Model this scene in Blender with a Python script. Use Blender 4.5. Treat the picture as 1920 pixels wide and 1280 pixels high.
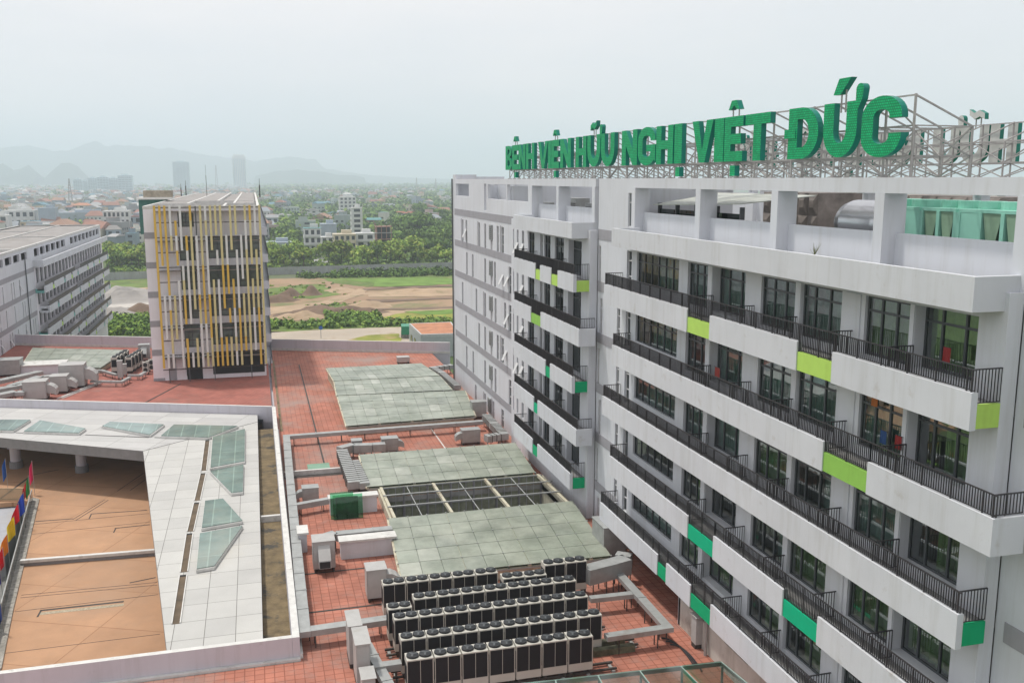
import bpy, bmesh, math, random
from mathutils import Vector, Matrix, noise
R = math.radians
random.seed(7)
C = bpy.context.scene.collection
for o in list(bpy.data.objects): bpy.data.objects.remove(o)

# ------------------------------------------------------------------ camera
FPX = 1760.0
PITCH = math.atan(303 / FPX)
YAW = math.atan(488 / (FPX / math.cos(PITCH)))
H = 40.0                                   # camera height over the ground
cam_d = bpy.data.cameras.new('camera'); cam = bpy.data.objects.new('camera', cam_d); C.objects.link(cam)
cam_d.sensor_width = 36.0; cam_d.lens = 36.0 * FPX / 1920.0
cam_d.clip_start = 0.5; cam_d.clip_end = 40000
cam.location = (0, 0, H); cam.rotation_euler = (R(90) - PITCH, 0, -YAW)
bpy.context.scene.camera = cam

# ------------------------------------------------------------------ sky and sun
SUN_DIR = Vector((-0.27, 0.26, 0.90)).normalized()
SUN_EL = math.asin(SUN_DIR.z); SUN_AZ = math.atan2(SUN_DIR.x, SUN_DIR.y)
w = bpy.data.worlds.new("World"); bpy.context.scene.world = w; w.use_nodes = True
nt = w.node_tree; nt.nodes.clear()
out = nt.nodes.new('ShaderNodeOutputWorld'); bg = nt.nodes.new('ShaderNodeBackground')
sky = nt.nodes.new('ShaderNodeTexSky'); sky.sky_type = 'NISHITA'; sky.sun_disc = False
sky.sun_elevation = SUN_EL; sky.sun_rotation = SUN_AZ; sky.dust_density = 6.0; sky.air_density = 1.0; sky.ozone_density = 1.0
tc = nt.nodes.new('ShaderNodeTexCoord'); mp = nt.nodes.new('ShaderNodeMapping'); mp.inputs['Scale'].default_value = (1.5, 1.5, 6)
nz = nt.nodes.new('ShaderNodeTexNoise'); nz.inputs['Scale'].default_value = 1.6; nz.inputs['Detail'].default_value = 6; nz.inputs['Roughness'].default_value = .55
cr = nt.nodes.new('ShaderNodeValToRGB')     # thin bright overcast veil
cr.color_ramp.elements[0].position = .38; cr.color_ramp.elements[0].color = (9.6, 9.5, 9.8, 1)
cr.color_ramp.elements[1].position = .62; cr.color_ramp.elements[1].color = (10.7, 10.2, 10.25, 1)
mx = nt.nodes.new('ShaderNodeMix'); mx.data_type = 'RGBA'; mx.inputs['Factor'].default_value = .9
L = nt.links.new
L(tc.outputs['Generated'], mp.inputs['Vector']); L(mp.outputs['Vector'], nz.inputs['Vector']); L(nz.outputs['Fac'], cr.inputs['Fac'])
L(sky.outputs['Color'], mx.inputs[6]); L(cr.outputs['Color'], mx.inputs[7]); L(mx.outputs[2], bg.inputs['Color'])
bg.inputs['Strength'].default_value = 0.105
L(bg.outputs['Background'], out.inputs['Surface'])
sd = bpy.data.lights.new('sun', 'SUN'); sun = bpy.data.objects.new('sun', sd); C.objects.link(sun)
sd.energy = 3.1; sd.angle = R(3.5); sd.color = (1.0, .95, .87)
sun.rotation_euler = SUN_DIR.to_track_quat('Z', 'Y').to_euler()
sc = bpy.context.scene
sc.view_settings.view_transform = 'Standard'; sc.view_settings.look = 'None'; sc.view_settings.gamma = 1; sc.view_settings.exposure = -0.05
sc.render.engine = 'CYCLES'
sc.cycles.max_bounces = 6; sc.cycles.diffuse_bounces = 3; sc.cycles.glossy_bounces = 3; sc.cycles.transparent_max_bounces = 10
sc.cycles.volume_bounces = 5; sc.cycles.use_denoising = True; sc.cycles.caustics_reflective = False; sc.cycles.caustics_refractive = False

# ------------------------------------------------------------------ pixel rays of the survey camera (photo is 1920 x 1280)
_f = Vector((math.sin(YAW), math.cos(YAW), 0)); _r = Vector((math.cos(YAW), -math.sin(YAW), 0))
_fd = _f * math.cos(PITCH) - Vector((0, 0, math.sin(PITCH))); _up = _f * math.sin(PITCH) + Vector((0, 0, math.cos(PITCH)))
def ray(px, py): return _fd * FPX + _r * (px - 960) - _up * (py - 640)
def onZ(px, py, z):
    d = ray(px, py); return Vector((0, 0, H)) + d * ((z - H) / d.z)
def onX(px, py, x):
    d = ray(px, py); return Vector((0, 0, H)) + d * (x / d.x)
def onY(px, py, y):
    d = ray(px, py); return Vector((0, 0, H)) + d * (y / d.y)
def project(p):
    v = Vector(p) - Vector((0, 0, H)); k = v.dot(_fd)
    return (960 + FPX * v.dot(_r) / k, 640 - FPX * v.dot(_up) / k) if k > 0 else None

# ------------------------------------------------------------------ materials
MATS = {}
def mat(name, col, rough=.7, spec=.3, metal=0.0, var=.12, scale=1.5, streak=0.0, bump=0.0, col2=None, bscale=None, stain=None, stainscale=.25, stainlo=.52, stainhi=.68):
    if name in MATS: return MATS[name]
    m = bpy.data.materials.new(name); m.use_nodes = True; n = m.node_tree.nodes; l = m.node_tree.links.new
    b = n['Principled BSDF']; b.inputs['Roughness'].default_value = rough; b.inputs['Metallic'].default_value = metal
    b.inputs['Specular IOR Level'].default_value = spec
    t = n.new('ShaderNodeTexCoord'); vec = t.outputs['Object']
    a = n.new('ShaderNodeTexNoise'); a.inputs['Scale'].default_value = scale; a.inputs['Detail'].default_value = 6; a.inputs['Roughness'].default_value = .6
    l(vec, a.inputs['Vector'])
    r = n.new('ShaderNodeValToRGB'); r.color_ramp.elements[0].position = .3; r.color_ramp.elements[1].position = .7
    c2 = col2 or tuple(c * (1 - var * 1.6) for c in col); c1 = tuple(min(1, c * (1 + var * .5)) for c in col) if not col2 else col
    r.color_ramp.elements[0].color = (*c2, 1); r.color_ramp.elements[1].color = (*c1, 1)
    l(a.outputs['Fac'], r.inputs['Fac']); cur = r.outputs['Color']
    if streak:      # rain streaks running down the paint
        mp = n.new('ShaderNodeMapping'); mp.inputs['Scale'].default_value = (1.5, 1.5, .10); l(vec, mp.inputs['Vector'])
        s = n.new('ShaderNodeTexNoise'); s.inputs['Scale'].default_value = 1.3; s.inputs['Detail'].default_value = 8; s.inputs['Roughness'].default_value = .7; l(mp.outputs['Vector'], s.inputs['Vector'])
        sr = n.new('ShaderNodeValToRGB'); sr.color_ramp.elements[0].position = .27; sr.color_ramp.elements[1].position = .5
        k = 1 - streak; sr.color_ramp.elements[0].color = (k * .98, k * .97, k * .94, 1); sr.color_ramp.elements[1].color = (1, 1, 1, 1); l(s.outputs['Fac'], sr.inputs['Fac'])
        mm = n.new('ShaderNodeMix'); mm.data_type = 'RGBA'; mm.blend_type = 'MULTIPLY'; mm.inputs['Factor'].default_value = 1; l(cur, mm.inputs[6]); l(sr.outputs['Color'], mm.inputs[7]); cur = mm.outputs[2]
    if stain:
        s = n.new('ShaderNodeTexNoise'); s.inputs['Scale'].default_value = stainscale; s.inputs['Detail'].default_value = 9; s.inputs['Roughness'].default_value = .68; l(vec, s.inputs['Vector'])
        sr = n.new('ShaderNodeMapRange'); sr.inputs['From Min'].default_value = stainlo; sr.inputs['From Max'].default_value = stainhi; l(s.outputs['Fac'], sr.inputs['Value'])
        mm = n.new('ShaderNodeMix'); mm.data_type = 'RGBA'; l(sr.outputs['Result'], mm.inputs['Factor']); l(cur, mm.inputs[6]); mm.inputs[7].default_value = (*stain, 1); cur = mm.outputs[2]
    m['_cur'] = 0
    l(cur, b.inputs['Base Color'])
    if bump:
        bn = n.new('ShaderNodeTexNoise'); bn.inputs['Scale'].default_value = bscale or scale * 8; bn.inputs['Detail'].default_value = 4; l(vec, bn.inputs['Vector'])
        bu = n.new('ShaderNodeBump'); bu.inputs['Strength'].default_value = bump; bu.inputs['Distance'].default_value = .05; l(bn.outputs['Fac'], bu.inputs['Height']); l(bu.outputs['Normal'], b.inputs['Normal'])
    MATS[name] = m; return m
def tile_mat(name, col, line, sx, sy, rot=0, mortar=.02, stain=None, rough=.8, var=.1, offset=0.0, bias=0.0, stainlo=.5, stainhi=.66, off=(0, 0), spec=.3):
    m = mat(name, col, rough=rough, var=var, scale=.5, stain=None, spec=spec); n = m.node_tree.nodes; l = m.node_tree.links.new; b = n['Principled BSDF']
    src = b.inputs['Base Color'].links[0].from_socket; vec = n.new('ShaderNodeTexCoord').outputs['Object']
    mp = n.new('ShaderNodeMapping'); mp.vector_type = 'POINT'; mp.inputs['Rotation'].default_value = (0, 0, rot); mp.inputs['Location'].default_value = (off[0], off[1], 0); l(vec, mp.inputs['Vector'])
    br = n.new('ShaderNodeTexBrick'); br.offset = offset; br.squash = 1; br.inputs['Scale'].default_value = 1; br.inputs['Brick Width'].default_value = sx; br.inputs['Row Height'].default_value = sy
    br.inputs['Mortar Size'].default_value = mortar; br.inputs['Mortar Smooth'].default_value = .3; br.inputs['Bias'].default_value = bias
    br.inputs['Color1'].default_value = (1, 1, 1, 1); br.inputs['Color2'].default_value = (.86, .86, .87, 1); br.inputs['Mortar'].default_value = (*line, 1)
    l(mp.outputs['Vector'], br.inputs['Vector'])
    mm = n.new('ShaderNodeMix'); mm.data_type = 'RGBA'; mm.blend_type = 'MULTIPLY'; mm.inputs['Factor'].default_value = 1; l(src, mm.inputs[6]); l(br.outputs['Color'], mm.inputs[7]); cur = mm.outputs[2]
    if stain:
        for k, (sv, slo, shi, am) in enumerate([(.12, stainlo, stainhi, .8), (.9, stainlo + .03, stainhi + .06, .5)]):
            s = n.new('ShaderNodeTexNoise'); s.inputs['Scale'].default_value = sv; s.inputs['Detail'].default_value = 10; s.inputs['Roughness'].default_value = .7; l(vec, s.inputs['Vector'])
            sr = n.new('ShaderNodeMapRange'); sr.inputs['From Min'].default_value = slo; sr.inputs['From Max'].default_value = shi; sr.inputs['To Max'].default_value = am; l(s.outputs['Fac'], sr.inputs['Value'])
            m2 = n.new('ShaderNodeMix'); m2.data_type = 'RGBA'; l(sr.outputs['Result'], m2.inputs['Factor']); l(cur, m2.inputs[6]); m2.inputs[7].default_value = (*stain, 1); cur = m2.outputs[2]
    l(cur, b.inputs['Base Color']); return m
def glass_mat(name, tint=(.25, .33, .32), gloss=(.9, .95, .95), rough=.03, thru=.55, ior=1.55, floor_=.03):
    if name in MATS: return MATS[name]
    m = bpy.data.materials.new(name); m.use_nodes = True; n = m.node_tree.nodes; l = m.node_tree.links.new; n.clear()
    o = n.new('ShaderNodeOutputMaterial'); tr = n.new('ShaderNodeBsdfTransparent'); tr.inputs['Color'].default_value = (*[c for c in tint], 1)
    gl = n.new('ShaderNodeBsdfGlossy'); gl.inputs['Roughness'].default_value = rough; gl.inputs['Color'].default_value = (*gloss, 1)
    fr = n.new('ShaderNodeFresnel'); fr.inputs['IOR'].default_value = ior
    t = n.new('ShaderNodeTexCoord'); nz = n.new('ShaderNodeTexNoise'); nz.inputs['Scale'].default_value = .8; nz.inputs['Detail'].default_value = 2; l(t.outputs['Object'], nz.inputs['Vector'])
    bu = n.new('ShaderNodeBump'); bu.inputs['Strength'].default_value = .25; bu.inputs['Distance'].default_value = .03; l(nz.outputs['Fac'], bu.inputs['Height']); l(bu.outputs['Normal'], gl.inputs['Normal']); l(bu.outputs['Normal'], fr.inputs['Normal'])
    ma = n.new('ShaderNodeMath'); ma.operation = 'MAXIMUM'; ma.inputs[1].default_value = floor_; l(fr.outputs['Fac'], ma.inputs[0]); mx = n.new('ShaderNodeMixShader'); l(ma.outputs[0], mx.inputs[0]); l(tr.outputs[0], mx.inputs[1]); l(gl.outputs[0], mx.inputs[2]); l(mx.outputs[0], o.inputs['Surface'])
    MATS[name] = m; return m
def attr_mat(name, rough=.85, var=.15, scale=.6, spec=.2):
    m = mat(name, (1, 1, 1), rough=rough, var=var, scale=scale, spec=spec); n = m.node_tree.nodes; l = m.node_tree.links.new; b = n['Principled BSDF']
    src = b.inputs['Base Color'].links[0].from_socket; a = n.new('ShaderNodeAttribute'); a.attribute_name = 'paint'
    mm = n.new('ShaderNodeMix'); mm.data_type = 'RGBA'; mm.blend_type = 'MULTIPLY'; mm.inputs['Factor'].default_value = 1; l(src, mm.inputs[6]); l(a.outputs['Color'], mm.inputs[7]); l(mm.outputs[2], b.inputs['Base Color']); return m

white = mat('white_paint', (.63, .655, .70), rough=.75, var=.05, scale=.25, streak=.10, bump=.03)
white2 = mat('white_parapet_paint', (.62, .645, .685), rough=.75, var=.06, scale=.3, streak=.11, bump=.04, stain=(.40, .38, .35), stainscale=.9, stainlo=.6, stainhi=.8)
greyband = mat('grey_band_paint', (.34, .34, .37), var=.06, streak=.08)
concrete = mat('concrete', (.36, .36, .35), var=.2, scale=1.2, stain=(.16, .15, .13), stainscale=.6)
slabc = mat('balcony_floor', (.25, .25, .25), var=.15)
iron = mat('dark_iron', (.035, .034, .038), rough=.45, spec=.5, var=.1)
alum = mat('dark_aluminium', (.075, .085, .092), rough=.4, spec=.5, var=.08)
glass = glass_mat('window_glass', tint=(.64, .78, .74), ior=1.7, floor_=.28)
slotfr = mat('white_window_frame', (.6, .61, .62), var=.05)
dark = mat('dark_interior', (.03, .032, .034), var=.3, scale=.4)
room = mat('room_wall', (.5, .52, .5), var=.3, scale=.3)
curt_g = mat('green_curtain', (.44, .58, .27), var=.2, scale=2)
curt_b = mat('blue_green_curtain', (.45, .60, .54), var=.2, scale=2)
lime = mat('lime_paint', (.46, .70, .14), var=.05, streak=.08)
lime2 = mat('leaf_green_paint', (.28, .55, .10), var=.05, streak=.08)
green = mat('emerald_paint', (.0, .38, .16), var=.05, streak=.06)
green2 = mat('turquoise_green_paint', (.0, .45, .23), var=.05, streak=.06)
metal_l = mat('galvanised_duct', (.38, .395, .39), rough=.5, metal=.35, var=.12, scale=2, stain=(.25, .22, .18), stainscale=.7, stainlo=.6, stainhi=.8)
metal_b = mat('beige_grey_casing', (.42, .42, .41), rough=.5, var=.08, scale=1.5, stain=(.30, .27, .2), stainscale=1.2, stainlo=.6, stainhi=.8)
casing = mat('condenser_casing', (.52, .51, .46), rough=.5, var=.06, stain=(.35, .3, .22), stainscale=2.5, stainlo=.62, stainhi=.8)
coil = mat('coil_grille', (.014, .016, .02), rough=.6, var=.2, scale=20)
fan = mat('fan_guard', (.025, .028, .032), rough=.5, var=.2, scale=6)
rust = mat('dark_steel', (.07, .06, .055), rough=.7, var=.3, scale=5)
steel = mat('sign_frame_steel', (.36, .35, .34), rough=.6, var=.15, scale=3)
signback = mat('letter_back_sheet', (.54, .56, .53), rough=.5, var=.1)

# ------------------------------------------------------------------ mesh builder
class MB:
    def __init__(s): s.v = []; s.f = []; s.m = []; s.mats = []; s.col = None
    def mi(s, m):
        if m not in s.mats: s.mats.append(m)
        return s.mats.index(m)
    def quad(s, pts, m):
        i = len(s.v); s.v += [tuple(p) for p in pts]; s.f.append(tuple(range(i, i + len(pts)))); s.m.append(s.mi(m))
        if s.col is not None: s.col.append(s.cc)
        return s
    def hexa(s, p, m, top=None):   # p: 4 bottom pts (ccw) + 4 top pts
        i = len(s.v); s.v += [tuple(q) for q in p]; k = s.mi(m); kt = s.mi(top) if top else k
        for n, f in enumerate([(3, 2, 1, 0), (4, 5, 6, 7), (0, 1, 5, 4), (1, 2, 6, 5), (2, 3, 7, 6), (3, 0, 4, 7)]):
            s.f.append(tuple(i + a for a in f)); s.m.append(kt if n == 1 else k)
            if s.col is not None: s.col.append(s.cct if n == 1 else s.cc)
        return s
    def box(s, x0, x1, y0, y1, z0, z1, m, top=None):
        x0, x1 = min(x0, x1), max(x0, x1); y0, y1 = min(y0, y1), max(y0, y1); z0, z1 = min(z0, z1), max(z0, z1)
        return s.hexa([(x0, y0, z0), (x1, y0, z0), (x1, y1, z0), (x0, y1, z0), (x0, y0, z1), (x1, y0, z1), (x1, y1, z1), (x0, y1, z1)], m, top)
    def prism(s, poly, z0, z1, m, top=None):     # poly xy ccw; z1 may be a function
        n = len(poly); zf = z1 if callable(z1) else (lambda x, y: z1); zb = z0 if callable(z0) else (lambda x, y: z0)
        i = len(s.v); s.v += [(x, y, zb(x, y)) for x, y in poly] + [(x, y, zf(x, y)) for x, y in poly]
        k = s.mi(m); kt = s.mi(top) if top else k
        s.f.append(tuple(i + n + a for a in range(n))); s.m.append(kt); s.f.append(tuple(i + n - 1 - a for a in range(n))); s.m.append(k)
        for a in range(n): b = (a + 1) % n; s.f.append((i + a, i + b, i + n + b, i + n + a)); s.m.append(k)
        if s.col is not None: s.col += [s.cct] + [s.cc] * (n + 1)
        return s
    def bar(s, p, q, w_, h_, m, upv=(0, 0, 1)):
        p, q = Vector(p), Vector(q); d = (q - p)
        if d.length < 1e-6: return s
        d.normalize(); u = Vector(upv)
        if abs(d.dot(u)) > .98: u = Vector((1, 0, 0))
        a = d.cross(u).normalized(); b = a.cross(d).normalized(); a *= w_ / 2; b *= h_ / 2
        return s.hexa([p - a - b, p + a - b, q + a - b, q - a - b, p - a + b, p + a + b, q + a + b, q - a + b], m)
    def tube(s, p, q, r, m, n=8, r2=None, cap=True):
        p, q = Vector(p), Vector(q); d = (q - p).normalized(); u = Vector((0, 0, 1)) if abs(d.z) < .9 else Vector((1, 0, 0))
        a = d.cross(u).normalized(); b = a.cross(d); i = len(s.v); r2 = r if r2 is None else r2; k = s.mi(m)
        for c, rr in ((p, r), (q, r2)):
            for t in range(n): an = 2 * math.pi * t / n; s.v.append(tuple(c + (a * math.cos(an) + b * math.sin(an)) * rr))
        for t in range(n): s.f.append((i + t, i + n + t, i + n + (t + 1) % n, i + (t + 1) % n)); s.m.append(k)
        if cap: s.f.append(tuple(i + n - 1 - t for t in range(n))[::-1]); s.m.append(k); s.f.append(tuple(i + n + t for t in range(n))[::-1]); s.m.append(k)
        if s.col is not None: s.col += [s.cc] * (n + (2 if cap else 0))
        return s
    def grid(s, us, vs, holes, P3, th, m, mh=None):
        """slab in (u,v) with rectangular holes; P3(u,v,t) maps, t = 0 front, th back"""
        u_lo, u_hi, v_lo, v_hi = min(us), max(us), min(vs), max(vs); holes = [(max(h[0], u_lo), min(h[1], u_hi), max(h[2], v_lo), min(h[3], v_hi)) for h in holes]; holes = [h for h in holes if h[0] < h[1] and h[2] < h[3]]
        us = sorted(set([round(u, 4) for u in us] + [round(h[k], 4) for h in holes for k in (0, 1)])); vs = sorted(set([round(v, 4) for v in vs] + [round(h[k], 4) for h in holes for k in (2, 3)]))
        def solid(i, j):
            if i < 0 or j < 0 or i >= len(us) - 1 or j >= len(vs) - 1: return False
            uc = (us[i] + us[i + 1]) / 2; vc = (vs[j] + vs[j + 1]) / 2
            return not any(h[0] < uc < h[1] and h[2] < vc < h[3] for h in holes)
        mh = mh or m
        for i in range(len(us) - 1):
            for j in range(len(vs) - 1):
                if not solid(i, j): continue
                a, b, c, d = us[i], us[i + 1], vs[j], vs[j + 1]
                s.quad([P3(a, c, 0), P3(b, c, 0), P3(b, d, 0), P3(a, d, 0)], m); s.quad([P3(a, c, th), P3(a, d, th), P3(b, d, th), P3(b, c, th)], m)
                for (ii, jj, e) in ((i - 1, j, (a, c, a, d)), (i + 1, j, (b, d, b, c)), (i, j - 1, (b, c, a, c)), (i, j + 1, (a, d, b, d))):
                    if not solid(ii, jj): s.quad([P3(e[0], e[1], 0), P3(e[2], e[3], 0), P3(e[2], e[3], th), P3(e[0], e[1], th)], mh)
        return s
    def build(s, name, parent=None, smooth=False):
        me = bpy.data.meshes.new(name); me.from_pydata(s.v, [], s.f)
        for m in s.mats: me.materials.append(m)
        if s.m: me.polygons.foreach_set('material_index', s.m)
        if s.col is not None:
            at = me.color_attributes.new('paint', 'FLOAT_COLOR', 'CORNER'); k = 0; buf = []
            for p, c in zip(s.f, s.col): buf += list((*c, 1.0)) * len(p)
            at.data.foreach_set('color', buf)
        if smooth: me.polygons.foreach_set('use_smooth', [True] * len(s.f))
        me.update(); o = bpy.data.objects.new(name, me); C.objects.link(o)
        if parent: o.parent = parent
        return o
def build_each(mb, name, parent):
    """every loose piece of the builder becomes an object of its own"""
    root = {}
    def find(a):
        while root.setdefault(a, a) != a: a = root[a]
        return a
    for f in mb.f:
        for b in f[1:]: root[find(b)] = find(f[0])
    g = {}
    for f, m in zip(mb.f, mb.m): g.setdefault(find(f[0]), []).append((f, m))
    out_ = []
    for fs in g.values():
        q = MB(); idx = {}
        for f, m in fs:
            for i in f:
                if i not in idx: idx[i] = len(q.v); q.v.append(mb.v[i])
            q.f.append(tuple(idx[i] for i in f)); q.m.append(q.mi(mb.mats[m]))
        out_.append(q.build(name, parent))
    return out_
def colmb():
    m = MB(); m.col = []; m.cc = m.cct = (1, 1, 1); return m
def tag(o, label=None, cat=None, group=None, kind=None):
    if label: o['label'] = label
    if cat: o['category'] = cat
    if group: o['group'] = group
    if kind: o['kind'] = kind
    return o
def thing(name, label, cat, loc=(0, 0, 0), rz=0, group=None):
    o = bpy.data.objects.new(name, None); C.objects.link(o); o.location = loc; o.rotation_euler = (0, 0, rz); o.empty_display_size = .5
    return tag(o, label, cat, group)
KIDS = {}
def kids(o):
    return [c for c in o.children]
def copy_tree(o, parent=None, loc=None, rz=None, label=None, group=None, scale=None):
    c = o.copy(); C.objects.link(c); c.parent = parent
    if loc is not None: c.location = loc
    if rz is not None: c.rotation_euler = (0, 0, rz)
    if scale is not None: c.scale = scale
    if label: c['label'] = label
    if group: c['group'] = group
    for ch in list(o.children):
        copy_tree(ch, c)
    return c
ORD = ['first', 'second', 'third', 'fourth', 'fifth', 'sixth', 'seventh', 'eighth', 'ninth', 'tenth', 'eleventh', 'twelfth', 'thirteenth', 'fourteenth', 'fifteenth', 'sixteenth', 'seventeenth', 'eighteenth', 'nineteenth', 'twentieth'] + ['twenty-' + w_ for w_ in ('first', 'second', 'third', 'fourth', 'fifth', 'sixth', 'seventh', 'eighth', 'ninth')] + ['thirtieth'] + ['thirty-' + w_ for w_ in ('first', 'second', 'third', 'fourth', 'fifth', 'sixth', 'seventh', 'eighth', 'ninth')]
Z = lambda zr: zr + H
POD = Z(-24.3)

# ------------------------------------------------------------------ ground
def build_ground():
    g = MB(); n = 24; S = 13000
    g.quad([(-S, -300, 0), (S, -300, 0), (S, 16000, 0), (-S, 16000, 0)], mat('green_land', (.10, .16, .045), var=.4, scale=.012, stain=(.13, .125, .10), stainscale=.004, stainlo=.5, stainhi=.62, rough=.95))
    tag(g.build('ground'), kind='structure')
build_ground()
# ------------------------------------------------------------------ facade kit (out = -1 faces west, +1 faces east)
def glazing(root, name, X, y0, y1, z0, z1, out_, cols=(1,), transom=.62, fr=.07, fm=None, curt=None, rec=.12, sill=0, lower=None, label=None):
    """frame with mullions, a glass pane and, behind it, a hanging curtain"""
    fm = fm or alum; a = MB(); xi = X - out_ * rec; x2 = xi - out_ * .08
    B = lambda ya, yb, za, zb, xx=0: a.box(xi + out_ * xx, x2, ya, yb, za, zb, fm)
    B(y0, y0 + fr, z0, z1); B(y1 - fr, y1, z0, z1); B(y0 + fr, y1 - fr, z1 - fr, z1); B(y0 + fr, y1 - fr, z0, z0 + fr)
    tz = z1 - transom
    if transom: B(y0 + fr, y1 - fr, tz - fr / 2, tz + fr / 2)
    if lower: B(y0 + fr, y1 - fr, z0 + lower - fr / 2, z0 + lower + fr / 2)
    tot = float(sum(cols)); acc = 0
    for c in cols[:-1]:
        acc += c; yy = y0 + (y1 - y0) * acc / tot; B(yy - fr * .55, yy + fr * .55, z0 + fr, z1 - fr, .01)
    w_ = a.build(name, root)
    if label: w_['label'] = label
    g = MB(); gx = xi - out_ * .04
    q = [(gx, y0, z0), (gx, y1, z0), (gx, y1, z1), (gx, y0, z1)]
    g.quad(q if out_ > 0 else q[::-1], glass); g.build('glass_pane', w_)
    if curt:
        c = MB(); n = max(6, int((y1 - y0) * 9)); cm, ya, yb = curt; ya, yb = y0 + (y1 - y0) * ya, y0 + (y1 - y0) * yb; pv = None
        for i in range(n + 1):
            yy = ya + (yb - ya) * i / n; xx = xi - out_ * (.28 + .05 * math.sin(i * 1.9) + .02 * math.sin(i * 5.1))
            if pv: c.quad([(pv[0], pv[1], z0 + .05), (xx, yy, z0 + .05), (xx, yy, z1 - .1), (pv[0], pv[1], z1 - .1)], cm)
            pv = (xx, yy)
        c.build('curtain', w_)
    return w_
def railing(mb, p0, p1, zt, zb, sp=.115, posts=True):
    p0, p1 = Vector((*p0, 0)), Vector((*p1, 0)); d = p1 - p0; Ln = d.length; d.normalize(); n = max(1, int(Ln / sp)); a = Vector((-d.y, d.x, 0))
    for i in range(n + 1):
        c = p0 + d * (Ln * i / n); post = posts and i % 12 == 0; hw = .022 if post else .009; hd = .024 if post else .017
        e, f = d * hw, a * hd; zz = zb - (.14 if post else -.05)
        mb.hexa([(*(c - e - f).xy, zz), (*(c + e - f).xy, zz), (*(c + e + f).xy, zz), (*(c - e + f).xy, zz), (*(c - e - f).xy, zt), (*(c + e - f).xy, zt), (*(c + e + f).xy, zt), (*(c - e + f).xy, zt)], iron)
    mb.bar((*p0.xy, zt + .012), (*p1.xy, zt + .012), .05, .04, iron); mb.bar((*p0.xy, zb + .06), (*p1.xy, zb + .06), .03, .03, iron)
def balcony(root, X, XW, far, near, segs, zt, ret=None, out_=-1, hgt=1.21, rail=.70, solid=False):
    """segs: (y_from, y_to, None | colour); zt: top of the white parapet"""
    T = .24; xo = X; xi = X - out_ * T; p = MB(); zb = zt - hgt; cz = zt - .42
    p.box(xi - out_ * .005, XW - out_ * .02, near + .27, far - .2, cz - .32, cz - .02, slabc)
    cols_ = []
    for a, b, c in segs:
        if c is None: p.box(xo, xi, a, b, zb, zt, white2)
        else:
            q = MB(); q.box(xo - out_ * .05, xi, a, b, zb + .02, cz, c); cols_.append(q)
    if ret is None: p.box(xi, XW - out_ * .02, near, near + T * .6, zb, zt, white2)
    p.box(xi, XW - out_ * .02, far - T * .6, far, zb, zt - .1, white2)
    p.box(xi - out_ * .005, XW - out_ * .02, near + .26, far - .15, zb + .03, zb + .1, white)
    P = p.build('balcony', root)
    for q in cols_: q.build('coloured_panel', P)
    if ret is not None:
        q = MB(); q.box(xi, XW - out_ * .003, near + .10, near + .24, zb + .02, cz, ret); q.build('coloured_panel', P)
    r = MB()
    xr = xo - out_ * .10
    for a, b, c in segs: railing(r, (xr, b), (xr, a), zt + rail, cz if c else zt)
    zr0 = cz if ret is not None else zt
    railing(r, (xr, near + .14), (XW, near + .14), zt + rail, zr0); railing(r, (xr, far - .1), (XW, far - .1), zt + rail, zt - .1)
    if not solid:
        for yy in PART: railing(r, (xr, yy), (XW, yy), zt + rail, cz, posts=False)
    r.build('railing', P)
    return P
PX = lambda X: (lambda u, v, t: (X + t, u, v))
PART = [43.1, 39.0, 35.3, 31.4, 27.9]

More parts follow.
